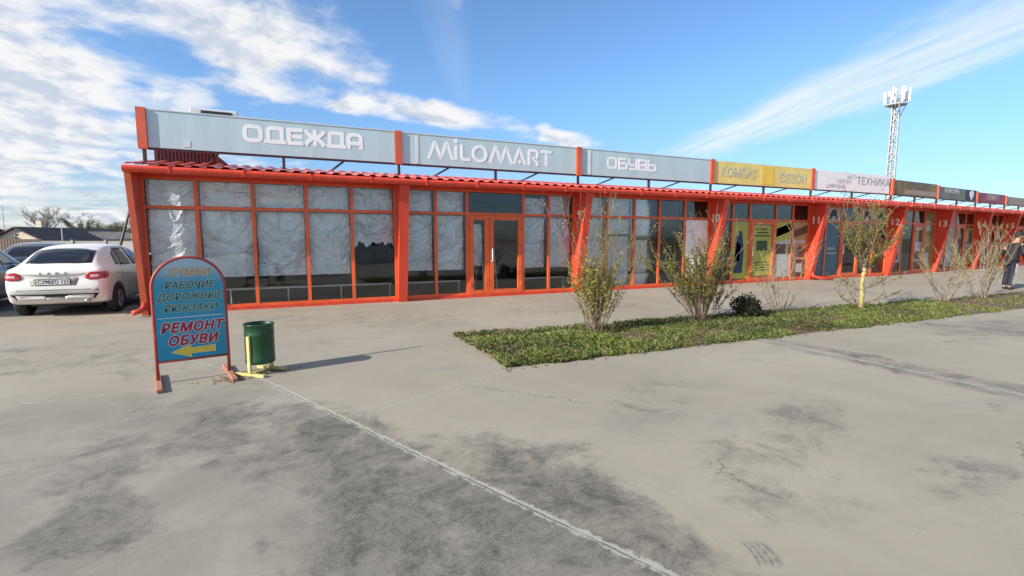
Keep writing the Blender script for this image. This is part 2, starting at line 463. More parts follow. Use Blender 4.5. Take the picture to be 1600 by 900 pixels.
# ------------------------------------------------------------------ ground
def ground_material():
    m, nb, bs = new_mat('weathered concrete')
    pos = nb.node('ShaderNodeNewGeometry').outputs['Position']
    x, y, z = nb.xyz(pos)[:3]
    flat = nb.comb(x, y, 0.0)
    n_big = nb.noise(flat, 0.35, 5, 0.6)
    n_mid = nb.noise(flat, 1.7, 6, 0.62, 0.6)
    n_fine = nb.noise(flat, 22.0, 5, 0.7)
    n_grit = nb.noise(flat, 160.0, 2, 0.6)
    c = nb.mix(nb.step(n_big, 0.3, 0.7), (0.292, 0.260, 0.205), (0.352, 0.316, 0.250))
    c = nb.mix(nb.mul(nb.step(n_mid, 0.50, 0.78), 0.40), c, (0.225, 0.211, 0.180))
    c = nb.mix(nb.mul(nb.step(n_fine, 0.45, 0.75), 0.16), c, (0.25, 0.24, 0.215))
    c = nb.mix(nb.mul(nb.step(n_grit, 0.56, 0.70), 0.34), c, (0.16, 0.15, 0.135))
    peb = nb.step(nb.noise(flat, 70.0, 2, 0.5), 0.70, 0.74)
    c = nb.mix(nb.mul(peb, 0.5), c, (0.46, 0.43, 0.37))
    # sweeping marks of the float, running with the long joint
    sw = nb.noise(nb.comb(nb.add(nb.mul(x, 2.2), nb.mul(y, 0.95)), nb.sub(nb.mul(y, 0.22), nb.mul(x, 0.1))), 0.8, 4, 0.55)
    c = nb.mix(nb.mul(nb.step(sw, 0.45, 0.75), 0.18), c, (0.38, 0.35, 0.288))
    # the slab left of the long joint is greyer and more worn
    side = nb.step(nb.add(nb.mul(nb.sub(x, 1.95), 5.25), nb.mul(nb.sub(y, 0.9), 2.31)), 0.06, -0.06)
    side = nb.mul(side, nb.step(y, 6.9, 5.6))
    c = nb.mix(nb.mul(side, 0.55), c, nb.mix(nb.step(nb.noise(flat, 1.1, 9, 0.68, 0.4), 0.36, 0.62), (0.30, 0.282, 0.242), (0.180, 0.172, 0.152)))
    blue = nb.step(nb.noise(nb.comb(nb.mul(x, 0.55), nb.mul(y, 1.1)), 0.9, 8, 0.7, 0.5), 0.52, 0.72)
    c = nb.mix(nb.mul(blue, 0.38), c, (0.20, 0.198, 0.188))
    # dark worn-in dirt: patches with shapes of their own
    ells = [(-0.33, 4.40, 0.86, 0.52, 126, 0.80), (-1.32, 4.29, 0.60, 0.27, 100, 0.75), (-1.12, 3.41, 0.46, 0.25, 104, 0.85),
            (0.50, 3.71, 1.25, 0.38, 115, 1.0), (0.61, 2.73, 0.85, 0.55, 107, 1.12), (1.51, 2.40, 1.0, 0.33, 99, 1.12),
            (1.14, 2.10, 0.40, 0.28, 97, 1.1), (4.10, 2.78, 0.66, 0.28, 27, 0.52), (2.94, 2.20, 0.52, 0.42, 48, 0.5),
            (4.13, 1.61, 0.36, 0.17, 180, 0.55), (6.95, 3.50, 1.75, 0.30, 90, 0.85), (11.44, 4.39, 1.2, 0.66, -7, 0.7),
            (-2.70, 8.31, 1.60, 0.71, 135, 0.45), (1.16, 9.96, 2.05, 0.75, 153, 0.40), (1.70, 3.15, 0.34, 0.18, 157, 0.7),
            (-0.89, 5.13, 0.72, 0.39, 128, 0.5), (3.4, 3.9, 0.9, 0.3, 40, 0.35), (6.0, 9.5, 2.5, 0.5, 0, 0.35)]
    wob = nb.vm('SCALE', nb.vm('SUBTRACT', nb.noise(flat, 2.6, 5, 0.65, color=True), (0.5, 0.5, 0.5)), scale=0.55)
    wx, wy, wz = nb.xyz(nb.vm('ADD', flat, wob))[:3]
    tot = None
    for cx, cy, a, bb, ang, wgt in ells:
        ca, sa = math.cos(R(ang)), math.sin(R(ang))
        ux, uy = nb.sub(wx, cx), nb.sub(wy, cy)
        e1 = nb.mul(nb.add(nb.mul(ux, ca), nb.mul(uy, sa)), 1 / a)
        e2 = nb.mul(nb.add(nb.mul(ux, -sa), nb.mul(uy, ca)), 1 / bb)
        d2 = nb.add(nb.mul(e1, e1), nb.mul(e2, e2))
        k = nb.step(d2, 3.0, 0.1, 0.0, wgt)
        tot = k if tot is None else nb.m('MAXIMUM', tot, k)
    speck = nb.add(nb.mul(nb.noise(flat, 1.9, 12, 0.72, 0.9), 0.75), nb.mul(nb.noise(flat, 11.0, 8, 0.75, 0.3), 0.25))
    cov = nb.m('ADD', nb.mul(tot, 0.70), nb.mul(nb.sub(speck, 0.5), 3.0))
    st = nb.mul(nb.step(cov, 0.08, 1.0), nb.step(tot, 0.0, 0.30))
    dn = nb.add(nb.mul(nb.noise(flat, 6.0, 8, 0.75, 0.6), 0.55), nb.mul(nb.noise(flat, 48.0, 4, 0.75), 0.45))
    dirt = nb.mix(nb.step(dn, 0.38, 0.62), (0.060, 0.056, 0.047), (0.190, 0.178, 0.150))
    c = nb.mix(nb.mul(st, 0.92), c, dirt)
    # loose darker scuffs everywhere
    sc = nb.mul(nb.step(nb.noise(flat, 3.1, 10, 0.74, 1.2), 0.60, 0.72), nb.step(n_big, 0.38, 0.62))
    c = nb.mix(nb.mul(sc, 0.42), c, (0.19, 0.186, 0.172))
    # rubber tyre print: five dark bars
    tx, ty = nb.sub(x, 2.16), nb.sub(y, 1.61)
    ta, tb = nb.add(nb.mul(tx, 0.911), nb.mul(ty, -0.413)), nb.add(nb.mul(tx, 0.413), nb.mul(ty, 0.911))
    ta = nb.add(ta, nb.mul(nb.mul(tb, tb), 1.6))
    bars = nb.step(nb.m('SINE', nb.mul(nb.add(ta, nb.mul(nb.sub(n_fine, 0.5), 0.012)), 2 * PI / 0.034)), -1.6, 0.4)
    tp = nb.mul(nb.mul(nb.step(nb.m('ABSOLUTE', ta), 0.072, 0.060), nb.step(nb.m('ABSOLUTE', tb), 0.12, 0.07)), bars)
    c = nb.mix(nb.mul(tp, nb.step(nb.noise(flat, 30.0, 5, 0.75), 0.38, 0.6, 0.15, 0.8)), c, (0.125, 0.12, 0.105))
    # hairline cracks
    cv = nb.node('ShaderNodeTexVoronoi', feature='DISTANCE_TO_EDGE'); nb.put(cv.inputs['Vector'], nb.vm('ADD', flat, nb.vm('SCALE', nb.noise(flat, 1.4, 6, 0.7, color=True), scale=0.9))); cv.inputs['Scale'].default_value = 0.33
    ck = nb.mul(nb.step(cv.outputs[0], 0.006, 0.0015), nb.step(nb.noise(flat, 0.7, 4, 0.6), 0.50, 0.60))
    c = nb.mix(nb.mul(ck, 0.6), c, (0.10, 0.095, 0.08))
    # joints and cracks
    hgt = nb.add(nb.mul(n_fine, 0.5), nb.mul(n_grit, 0.5))
    jw = nb.sub(nb.noise(flat, 9.0, 6, 0.7), 0.5)
    joints = [((1.95, 0.9), (-0.36, 6.15), 0.028, 1.0, 0.02), ((-0.36, 6.15), (-1.9, 8.5), 0.012, 0.7, 0.02), ((-0.45, 6.3), (-3.6, 6.15), 0.012, 0.8, 0.07),
              ((0.41, 4.46), (2.32, 5.37), 0.010, 0.55, 0.05), ((6.86, 5.36), (6.95, -6.0), 0.055, 0.75, 0.04), ((14.2, 5.3), (14.2, -5.0), 0.03, 0.6, 0.03),
              ((2.3, 7.8), (-1.0, 9.7), 0.010, 0.4, 0.08)]
    for (ax, ay), (bx, by), w, amt, wobble in joints:
        L = math.hypot(bx - ax, by - ay); ex, ey = (bx - ax) / L, (by - ay) / L
        ux, uy = nb.sub(x, ax), nb.sub(y, ay)
        al = nb.add(nb.mul(ux, ex), nb.mul(uy, ey))
        ac = nb.add(nb.add(nb.mul(ux, -ey), nb.mul(uy, ex)), nb.mul(jw, wobble * 1.6))
        inside = nb.mul(nb.step(al, -0.02, 0.02), nb.step(al, L + 0.02, L - 0.02))
        aa = nb.m('ABSOLUTE', ac)
        chip = nb.step(nb.noise(flat, 16.0, 4, 0.7), 0.3, 0.7, 0.35, 1.5)
        lip = nb.mul(nb.mul(nb.step(aa, nb.mul(chip, w * 1.5), nb.mul(chip, w * 0.7)), inside), amt)
        line = nb.mul(nb.mul(nb.step(nb.sub(ac, w * 0.2), w * 0.36, w * 0.10), nb.step(nb.sub(ac, w * 0.2), -w * 0.36, -w * 0.10)), nb.mul(inside, amt))
        line = nb.mul(line, nb.step(nb.noise(flat, 5.0, 5, 0.7), 0.38, 0.55, 0.15, 1.0))
        c = nb.mix(nb.mul(lip, 0.62), c, (0.46, 0.44, 0.38))
        c = nb.mix(nb.mul(line, 0.85), c, (0.085, 0.08, 0.07))
        hgt = nb.sub(hgt, nb.mul(line, 1.2))
    # bare dusty earth far out, asphalt-grey car park to the left of the row
    far = nb.step(nb.m('ABSOLUTE', x), 55.0, 70.0)
    far = nb.m('MAXIMUM', far, nb.step(y, 40.0, 55.0))
    c = nb.mix(far, c, (0.20, 0.17, 0.11))
    nb.put(bs.inputs['Base Color'], c)
    nb.put(bs.inputs['Roughness'], nb.step(st, 0, 1, 0.88, 0.72))
    bs.inputs['Specular IOR Level'].default_value = 0.3
    nb.put(bs.inputs['Normal'], nb.bump(hgt, 0.22, 0.01))
    return m

g = MB()
g.quad((-1500, -1500, 0), (1500, -1500, 0), (1500, 1500, 0), (-1500, 1500, 0))
tag(g.build('ground', ground_material()), kind='structure')

M['asphalt'] = paint('car park asphalt', (0.105, 0.102, 0.098), 0.85, var=0.2, scale=1.2, dirt=(0.20, 0.19, 0.17), dirt_amt=0.6, bump=0.3, bscale=70)
g = MB()
rg = random.Random(5)
edge = [(-14 + i * 0.55, 14.45 - 0.0 * i + rg.uniform(-0.10, 0.10), 0.004) for i in range(20)]
edge = [p for p in edge if p[0] < -3.3] + [(-3.2, 14.2, 0.004)]
g.quad(*([(-60, 14.4, 0.004)] + edge + [(-3.2, 40, 0.004), (-60, 40, 0.004)]))
tag(g.build('car_park', M['asphalt']), kind='structure')

# planting bed: soil sheet let into the concrete
M['soil'] = paint('dry brown soil', (0.115, 0.075, 0.045), 0.95, var=0.3, scale=3, bump=0.8, bscale=30, dirt=(0.06, 0.06, 0.025), dirt_amt=0.7)
def bed_front(x): return 5.43 - (x - 2.33) * 0.017
def bed_back(x): return 7.67 - (x - 2.37) * 0.052 if x < 16 else 6.96
g = MB()
rg = random.Random(3)
xs = [2.44 + i * 0.35 for i in range(120)]
top = [(x, bed_back(x) - 0.05 + rg.uniform(-0.03, 0.03), 0.006) for x in xs]
bot = [(x, bed_front(x) + 0.06 + rg.uniform(-0.03, 0.03), 0.006) for x in xs]
NY = 7
for i in range(len(xs) - 1):
    for j in range(NY):
        def P(k, jj):
            t = jj / NY
            yy = bot[k][1] * (1 - t) + top[k][1] * t
            return (xs[k], yy, 0.006 + 0.05 * math.sin(PI * t) + (0.02 * mnoise.noise((xs[k] * 2, yy * 2, 0)) if 0 < jj < NY else 0))
        g.quad(P(i, j), P(i + 1, j), P(i + 1, j + 1), P(i, j + 1))
tag(g.build('planting_bed', M['soil'], smooth=True), kind='structure')

# ------------------------------------------------------------------ the row of shops
OX, OY = 23.5, 12.55
BA = R(4.8)
def TA(s, y, z): return Vector((s, OY + y, z))
def TB(s, y, z): return Vector((OX + s * math.cos(BA) - y * math.sin(BA), OY + s * math.sin(BA) + y * math.cos(BA), z))
XA, XB = Vector((1, 0, 0)), Vector((math.cos(BA), math.sin(BA), 0))
NA, NBv = Vector((0, -1, 0)), Vector((math.sin(BA), -math.cos(BA), 0))

shop = thing('shop_building', 'long single storey row of shops with red orange slanted fins and glass fronts', 'building', (10, 12.55, 0))
EAVE_Y, EAVE_Z = -0.66, 3.06
ROOF_END = 22.0

def roof_sheet(T, s0, s1):
    mb = MB(T)
    per, amp = 0.27, 0.035
    rows = [(EAVE_Y - 0.06, EAVE_Z - 0.005), (0.0, 3.165), (0.95, 3.33), (1.1, 3.345)]
    prof = []
    s = s0; k = 0
    while s < s1 - 1e-6:
        for f, h in ((0, 0), (0.14, 1), (0.5, 1), (0.64, 0)):
            ss = s + f * per
            if ss <= s1: prof.append((ss, h * amp))
        s += per
    prof.append((s1, 0))
    th = 0.006
    idx = {}
    for lay in (0, 1):
        for j, (y, z) in enumerate(rows):
            for i, (ss, h) in enumerate(prof):
                idx[(lay, j, i)] = mb.pts([(ss, y, z + h - lay * th)])
    for lay in (0, 1):
        for j in range(len(rows) - 1):
            for i in range(len(prof) - 1):
                q = [idx[(lay, j, i)], idx[(lay, j, i + 1)], idx[(lay, j + 1, i + 1)], idx[(lay, j + 1, i)]]
                mb.f.append(tuple(q if lay == 0 else q[::-1]))
    for j in (0, len(rows) - 1):
        for i in range(len(prof) - 1):
            mb.f.append((idx[(0, j, i)], idx[(1, j, i)], idx[(1, j, i + 1)], idx[(0, j, i + 1)]))
    return mb
ra = roof_sheet(TA, -2.87, 23.52)
rb = roof_sheet(TB, 0.0, ROOF_END)
n0 = len(ra.v); ra.v += rb.v; ra.f += [tuple(i + n0 for i in f) for f in rb.f]
# flat part behind, with the upper deck going back
for T, s0, s1 in ((TA, -2.87, 23.5), (TB, 0.02, ROOF_END)):
    fl = MB(T)
    fl.box(s0, s1, 1.1, 8.2, 3.10, 3.33)
    n0 = len(ra.v); ra.v += fl.v; ra.f += [tuple(i + n0 for i in f) for f in fl.f]
roof = ra.build('roof', M['roof'], shop, world=True)

# fascia and gutter
gut = MB(TA); gut2 = MB(TB)
for mb, s0, s1 in ((gut, -2.90, 23.44), (gut2, 0.06, ROOF_END)):
    pr = [(EAVE_Y - 0.02, 3.035), (EAVE_Y - 0.10, 3.03), (EAVE_Y - 0.135, 2.99), (EAVE_Y - 0.13, 2.95), (EAVE_Y - 0.09, 2.905), (EAVE_Y - 0.02, 2.90)]
    n = len(pr)
    a = mb.pts([(s0, y, z) for y, z in pr]); c_ = mb.pts([(s1, y, z) for y, z in pr])
    for i in range(n):
        j = (i + 1) % n
        mb.f.append((a + i, a + j, c_ + j, c_ + i))
    mb.f.append(tuple(a + i for i in range(n))); mb.f.append(tuple(c_ + i for i in reversed(range(n))))
    s = s0 + 0.75
    while s < s1:                                        # gutter clips
        mb.box(s, s + 0.025, EAVE_Y - 0.142, EAVE_Y - 0.02, 2.893, 3.045)
        s += 1.3
n0 = len(gut.v); gut.v += gut2.v; gut.f += [tuple(i + n0 for i in f) for f in gut2.f]
gut.build('gutter', M['red'], shop, world=True)
so = MB(TA); so.box(-2.87, 23.46, EAVE_Y, 0.10, 2.985, 3.03); so.box(-2.87, 23.46, -0.04, 0.08, 2.90, 2.984)
so2 = MB(TB); so2.box(0.03, ROOF_END, EAVE_Y, 0.10, 2.985, 3.03); so2.box(0.03, ROOF_END, -0.04, 0.08, 2.90, 2.984)
n0 = len(so.v); so.v += so2.v; so.f += [tuple(i + n0 for i in f) for f in so2.f]
so.build('soffit', M['red'], shop, world=True)

# back and end walls, floor, ceiling
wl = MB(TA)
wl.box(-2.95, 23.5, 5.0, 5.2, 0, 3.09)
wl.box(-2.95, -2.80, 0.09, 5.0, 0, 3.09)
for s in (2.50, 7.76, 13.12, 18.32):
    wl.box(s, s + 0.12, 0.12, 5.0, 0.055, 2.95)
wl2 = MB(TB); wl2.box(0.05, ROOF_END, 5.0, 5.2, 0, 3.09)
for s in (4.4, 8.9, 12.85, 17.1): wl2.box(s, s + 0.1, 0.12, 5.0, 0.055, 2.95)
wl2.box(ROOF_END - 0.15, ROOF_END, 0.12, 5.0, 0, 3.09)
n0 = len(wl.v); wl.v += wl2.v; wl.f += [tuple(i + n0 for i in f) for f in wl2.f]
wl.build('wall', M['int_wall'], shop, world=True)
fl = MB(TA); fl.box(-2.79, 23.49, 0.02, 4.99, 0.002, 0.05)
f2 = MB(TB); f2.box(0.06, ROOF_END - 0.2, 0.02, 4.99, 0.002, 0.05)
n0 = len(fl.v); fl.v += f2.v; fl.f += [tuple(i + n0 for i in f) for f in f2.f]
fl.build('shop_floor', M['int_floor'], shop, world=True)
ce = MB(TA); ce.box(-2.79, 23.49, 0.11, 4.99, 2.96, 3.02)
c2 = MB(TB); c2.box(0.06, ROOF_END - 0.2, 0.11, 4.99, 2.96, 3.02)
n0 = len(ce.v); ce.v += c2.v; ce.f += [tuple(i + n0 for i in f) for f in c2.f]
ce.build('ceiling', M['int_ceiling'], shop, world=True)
# low red plinth in front of the glass
pl_ = MB(TA); pl_.box(-2.8, 23.45, -0.07, 0.015, 0, 0.075)
p2 = MB(TB); p2.box(0.06, ROOF_END, -0.07, 0.015, 0, 0.075)
n0 = len(pl_.v); pl_.v += p2.v; pl_.f += [tuple(i + n0 for i in f) for f in p2.f]
pl_.build('plinth', M['red'], shop, world=True)

# slanted fins with their numbers
FW = 0.185
def fin(T, s, num, xd, spout=False):
    mb = MB(T)
    prof = [(0.02, 0.0), (-0.17, 0.0), (-0.66, 2.90), (-0.66, 2.984), (0.02, 2.984)]
    k = len(prof)
    n = mb.pts([(s, y, z) for y, z in prof] + [(s + FW, y, z) for y, z in prof])
    mb.f.append(tuple(range(n + k - 1, n - 1, -1))); mb.f.append(tuple(range(n + k, n + 2 * k)))
    for i in range(k):
        j = (i + 1) % k
        mb.f.append((n + i, n + j, n + k + j, n + k + i))
    # raised flange along the slanted front edge
    e0, e1 = (s - 0.02, s + FW + 0.02), None
    a = [(-0.165, 0.0), (-0.185, 0.0), (-0.675, 2.895), (-0.655, 2.895)]
    n = mb.pts([(e0[0], y, z) for y, z in a] + [(e0[1], y, z) for y, z in a])
    mb.f.append((n + 3, n + 2, n + 1, n)); mb.f.append((n + 4, n + 5, n + 6, n + 7))
    for i in range(4):
        j = (i + 1) % 4
        mb.f.append((n + i, n + j, n + 4 + j, n + 4 + i))
    o = mb.build('fin', M['red'], shop, world=True)
    if num:
        p = T(s, -0.30, 2.28) - Vector((10, 12.55, 0))
        ny = T(s, -1, 0) - T(s, 0, 0)                     # outward
        Mx = face_matrix(p - xd * 0.004, ny)
        text_mesh('number', num, 0.37, M['number'], o, Mx, extrude=0.002, offset=0.010, sx=0.95, spacing=1.1)
    if spout:
        sp = MB(T)
        sp.tube([(s + FW / 2, -0.20, 0.30), (s + FW / 2, -0.24, 0.17), (s + FW / 2 + spout * 0.14, -0.38, 0.085), (s + FW / 2 + spout * 0.45, -0.62, 0.05)], [0.05, 0.055, 0.055, 0.05], 10)
        sp.build('spout', M['red'], o, smooth=True, world=True)
    return o
fin(TA, 2.46, None, XA)
fin(TA, 7.72, '9', XA)
fin(TA, 13.09, '10', XA)
fin(TA, 18.28, '11', XA, spout=1.4)
fin(TA, 23.40, '12', XA)
fin(TB, 4.40, '13', XB)
fin(TB, 8.88, '14', XB)
fin(TB, 12.82, '15', XB)
fin(TB, 17.1, '16', XB)
# the end fin is splayed outwards to the left
e = MB()
T0, T1 = Vector((-2.78, 12.56, 0)), Vector((-2.80, 11.89, 0))
B1 = Vector((-2.79, 12.36, 0))
tk = Vector((-0.075, 0.0, 0))
poly = [T0, B1, T1 + Vector((0, 0, 2.90)), T1 + Vector((0, 0, 2.984)), T0 + Vector((0, 0, 2.984))]
e.prism([tuple(p) for p in poly], tuple(tk))
ef = e.build('fin', M['red'], shop, world=True)
e = MB()
e.prism([(-2.775, 12.36, 0), (-2.885, 12.36, 0), (-2.895, 11.88, 2.90), (-2.785, 11.88, 2.90)], (0.0, -0.022, 0))
e.build('lit_edge_strip', M['post'], ef, world=True)  # paler paint than the fin, standing for its sunlit edge
xd = (T0 - T1).normalized()
text_mesh('number', '8', 0.30, M['post'], ef, face_matrix(Vector((-2.783, 12.27, 2.28)) - Vector((10, 12.55, 0)), xd), extrude=0.003, offset=0.004)
sp = MB()
sp.tube([(-2.83, 12.33, 0.28), (-2.84, 12.28, 0.17), (-2.89, 12.18, 0.12), (-2.98, 12.08, 0.10)], [0.05, 0.055, 0.055, 0.05], 10)
sp.build('spout', M['red'], ef, smooth=True, world=True)

# glazing -------------------------------------------------------------
MW = 0.075
Z0, ZT, Z1 = 0.075, 2.27, 2.90
def glaze(T, xs, door=None, gl=None, door_h=2.27, door_leaves=None):
    """frame of one bay with mullions at xs; panes as sub-parts; door = column index"""
    gl = gl or M['glass']
    fr = MB(T)
    fy0, fy1 = -0.045, 0.045
    for i, x in enumerate(xs):
        w = MW if 0 < i < len(xs) - 1 else MW * 0.8
        a = x - w / 2 if 0 < i < len(xs) - 1 else (x if i == 0 else x - w)
        fr.box(a, a + w, fy0, fy1, Z0, Z1)
    for i in range(len(xs) - 1):
        a, c_ = xs[i] + MW / 2 + (0.0225 if i == 0 else 0), xs[i + 1] - MW / 2 - (0.0225 if i == len(xs) - 2 else 0)
        fr.box(a, c_, fy0 + 0.003, fy1 - 0.003, ZT - 0.035, ZT + 0.035)
        fr.box(a, c_, fy0 + 0.003, fy1 - 0.003, Z1 - 0.05, Z1 - 0.001)
        if i != door: fr.box(a, c_, fy0 + 0.003, fy1 - 0.003, Z0 + 0.001, Z0 + 0.06)
    win = fr.build('window', M['orange'], shop, world=True)
    for i in range(len(xs) - 1):
        a, c_ = xs[i] + MW / 2, xs[i + 1] - MW / 2
        for z0, z1 in ((ZT + 0.035, Z1 - 0.05), (Z0 + 0.06, ZT - 0.035)):
            if i == door and z0 < 1: continue
            p = MB(T); p.box(a, c_, -0.006, 0.0, z0, z1)
            p.build('pane', gl, win, world=True)
    if door is not None:
        a, c_ = xs[door] + MW / 2, xs[door + 1] - MW / 2
        leaves = door_leaves or [(a, c_)]
        for k, (l0, l1) in enumerate(leaves):
            dr = MB(T)
            zb, zt = Z0 + 0.006, ZT - 0.04
            l0 += 0.006; l1 -= 0.006
            f = 0.125
            dr.box(l0, l0 + f, -0.06, 0.035, zb, zt); dr.box(l1 - f, l1, -0.06, 0.035, zb, zt)
            dr.box(l0 + f, l1 - f, -0.058, 0.033, zb, zb + 0.12); dr.box(l0 + f, l1 - f, -0.058, 0.033, zt - 0.12, zt)
            for hz in (0.3, 1.85):
                dr.box(l0 + 0.01 if k == 0 else l1 - 0.035, l0 + 0.035 if k == 0 else l1 - 0.01, -0.085, -0.06, hz, hz + 0.12)
            d_o = dr.build('door', M['orange'], shop, world=True)
            p = MB(T); p.box(l0 + f, l1 - f, -0.012, -0.006, zb + 0.12, zt - 0.12)
            p.build('pane', gl, d_o, world=True)
            if k == len(leaves) - 1:
                hx = l0 + 0.06
                h = MB(T); h.tube([(hx, -0.06, 0.98), (hx, -0.12, 0.99), (hx, -0.125, 1.10), (hx, -0.125, 1.22), (hx, -0.12, 1.33), (hx, -0.06, 1.34)], 0.016, 8)
                h.build('handle', M['white'], d_o, smooth=True, world=True)
    return win

bay1 = [-2.80, -1.82, -0.74, 0.37, 1.385, 2.46]
bay2 = [2.645, 3.48, 4.35, 6.02, 6.85, 7.72]
bay3 = [7.905, 8.88, 9.92, 10.93, 12.0, 13.09]
bay4 = [13.275, 14.2, 15.06, 16.42, 17.35, 18.28]
bay5 = [18.465, 19.3, 20.25, 21.45, 22.4, 23.40]
glaze(TA, bay1)
glaze(TA, bay2, 2, None, door_leaves=[(4.3875, 4.98), (4.98, 5.9825)])
glaze(TA, bay3)
glaze(TA, bay4, 2)
glaze(TA, bay5, 2, M['tealglass'])
bayB1 = [0.12, 1.2, 2.25, 3.3, 4.40]
bayB2 = [4.585, 5.65, 6.7, 7.8, 8.88]
bayB3 = [9.065, 10.0, 11.0, 11.9, 12.82]
bayB4 = [13.005, 14.0, 15.0, 16.0, 17.1]
bayB5 = [17.285, 18.5, 19.6, 20.7, 21.8]
for bx in (bayB1, bayB2, bayB3, bayB4, bayB5):
    glaze(TB, bx, 2, M['brownglass'])

# ------------------------------------------------------------------ sign boards over the roof
SZ0 = 3.50
def sign_board(T, xd, nd, s0, s1, z1, label, mat, trim=None, steel=True, last=False):
    root = thing('shop_sign', label, 'sign', tuple(T(s0, 0, SZ0)), 0, 'sign boards over the roof edge')
    bd = MB(T)
    bd.box(s0 + 0.17, s1, 0.0, 0.10, SZ0, z1)
    board = bd.build('board', mat, root, world=True)
    if trim:
        t = MB(T); t.box(s0 + 0.17, s1, -0.012, 0.11, z1 + 0.001, z1 + 0.022)
        t.build('trim', trim, board, world=True)
    po = MB(T); po.box(s0, s0 + 0.165, -0.045, 0.14, SZ0 - 0.03, z1 + 0.035)
    po.build('post', M['post'], root, world=True)
    if last:
        po = MB(T); po.box(s1 + 0.003, s1 + 0.165, -0.045, 0.14, SZ0 - 0.03, z1 + 0.035)
        po.build('post', M['post'], root, world=True)
    sup = MB(T)
    sup.box(s0 + 0.166, s1 - 0.001, 0.01, 0.07, SZ0 - 0.045, SZ0 - 0.002)
    L = s1 - s0
    for k in range(2):
        s = s0 + 0.06 + k * L / 2
        sup.box(s, s + 0.06, 0.015, 0.075, 3.16, SZ0 - 0.046)
        a = T(s + L * 0.26, 0.07, SZ0 - 0.02); c_ = T(s + L * 0.26 - 0.30, 0.75, 3.28)
        T0_, sup.T = sup.T, None
        sup.bar(a, c_, 0.035)
        sup.T = T0_
    sup.build('support_frame', M['steel'], root, world=True)
    return root, board

def letters(root, T, s, z, h, w, glyphs, xd, nd, mat, name='lettering', gap=0.2):
    """glyphs: list of (advance, [stroke, ...]) in units of letter height"""
    mb = MB()
    org = T(s, 0, z); x = 0.0
    k = 0
    for adv, sts in glyphs:
        for st in sts:
            closed = False
            if isinstance(st, dict):
                cx, cy, r = st['dot']
                mb.prism([tuple(org + Vector(xd) * ((x + cx + r * math.cos(2 * PI * q / 16)) * h) + Vector((0, 0, (cy + r * math.sin(2 * PI * q / 16)) * h)) + Vector(nd) * 0.001) for q in range(16)], tuple(Vector(nd) * 0.004))
                continue
            if isinstance(st, tuple): closed, st = True, st[0]
            stroke(mb, [((x + p[0]) * h, p[1] * h) for p in st], w, org, xd, nd, 0.0035 + 0.0012 * (k % 4), closed=closed)
            k += 1
        x += adv + gap
    return mb.build(name, mat, root, world=True)

G_O = (1.05, [(rrect(0.1, 0.95, 0.1, 0.9, 0.22),)])
G_D = (1.15, [[(0.2, 0.1), (0.2, 0.75)] + arc(0.35, 0.75, 0.15, 0.15, 180, 90, 3)[1:] + [(0.95, 0.9), (0.95, 0.1)], [(-0.02, 0.09), (1.17, 0.09)]])
G_E = (0.9, [[(0.9, 0.9), (0.1, 0.9), (0.1, 0.1), (0.9, 0.1)], [(0.1, 0.5), (0.85, 0.5)]])
G_ZH = (1.15, [[(0.58, 0.0), (0.58, 1.0)], [(0.03, 0.97), (0.12, 0.8), (0.45, 0.52), (0.58, 0.5), (0.70, 0.52), (1.03, 0.8), (1.13, 0.97)], [(0.03, 0.03), (0.12, 0.2), (0.45, 0.5), (0.70, 0.5), (1.03, 0.2), (1.13, 0.03)]])
G_A = (0.95, [[(0.1, 0.0), (0.1, 0.62)] + arc(0.35, 0.65, 0.25, 0.25, 180, 90, 5) + arc(0.62, 0.65, 0.25, 0.25, 90, 0, 5) + [(0.87, 0.0)], [(0.1, 0.35), (0.87, 0.35)]])
G_B = (0.95, [[(0.1, 0.015), (0.1, 0.985)], [(0.1, 0.9), (0.88, 0.9)], [(0.1, 0.52), (0.78, 0.52), (0.9, 0.43), (0.9, 0.19), (0.78, 0.1), (0.1, 0.1)]])
G_U = (0.95, [[(0.1, 1.0), (0.1, 0.55), (0.22, 0.45), (0.9, 0.45)], [(0.9, 1.0), (0.9, 0.22), (0.78, 0.1), (0.12, 0.1)]])
G_V = (0.95, [[(0.1, 0.015), (0.1, 0.985)], [(0.1, 0.9), (0.78, 0.9), (0.89, 0.81), (0.89, 0.60), (0.80, 0.50)], [(0.1, 0.5), (0.80, 0.5), (0.9, 0.40), (0.9, 0.19), (0.78, 0.1), (0.1, 0.1)]])
G_SS = (0.9, [[(0.1, 1.0), (0.1, 0.015)], [(0.1, 0.56), (0.75, 0.56), (0.88, 0.46), (0.88, 0.20), (0.75, 0.1), (0.1, 0.1)]])
# geometric Latin letters
L_M = (1.35, [[(0.0, 0.0), (0.32, 0.82), (0.38, 0.90), (0.44, 0.82), (0.66, 0.22), (0.72, 0.13), (0.78, 0.22), (1.0, 0.82), (1.06, 0.90), (1.12, 0.82), (1.42, 0.0)]])
L_I = (0.12, [[(0.06, 0.0), (0.06, 0.82)], {'dot': (0.06, 1.08, 0.125)}])
L_L = (0.55, [[(0.08, 0.9), (0.08, 0.18), (0.18, 0.08), (0.62, 0.08)]])
L_O = (0.88, [(arc(0.44, 0.46, 0.40, 0.42, 0, 345, 23),)])
L_A = (0.75, [[(0.0, 0.0), (0.33, 0.82), (0.39, 0.90), (0.45, 0.82), (0.78, 0.0)], {'dot': (0.39, 0.16, 0.10)}])
L_R = (0.70, [[(0.08, 0.0), (0.08, 0.8), (0.16, 0.9), (0.5, 0.9)] + arc(0.48, 0.66, 0.18, 0.24, 90, -90, 7)[1:] + [(0.38, 0.42), (0.62, 0.2), (0.66, 0.0)]])
L_T = (0.75, [[(0.0, 0.88), (0.74, 0.88)], [(0.37, 0.88), (0.37, 0.0)]])

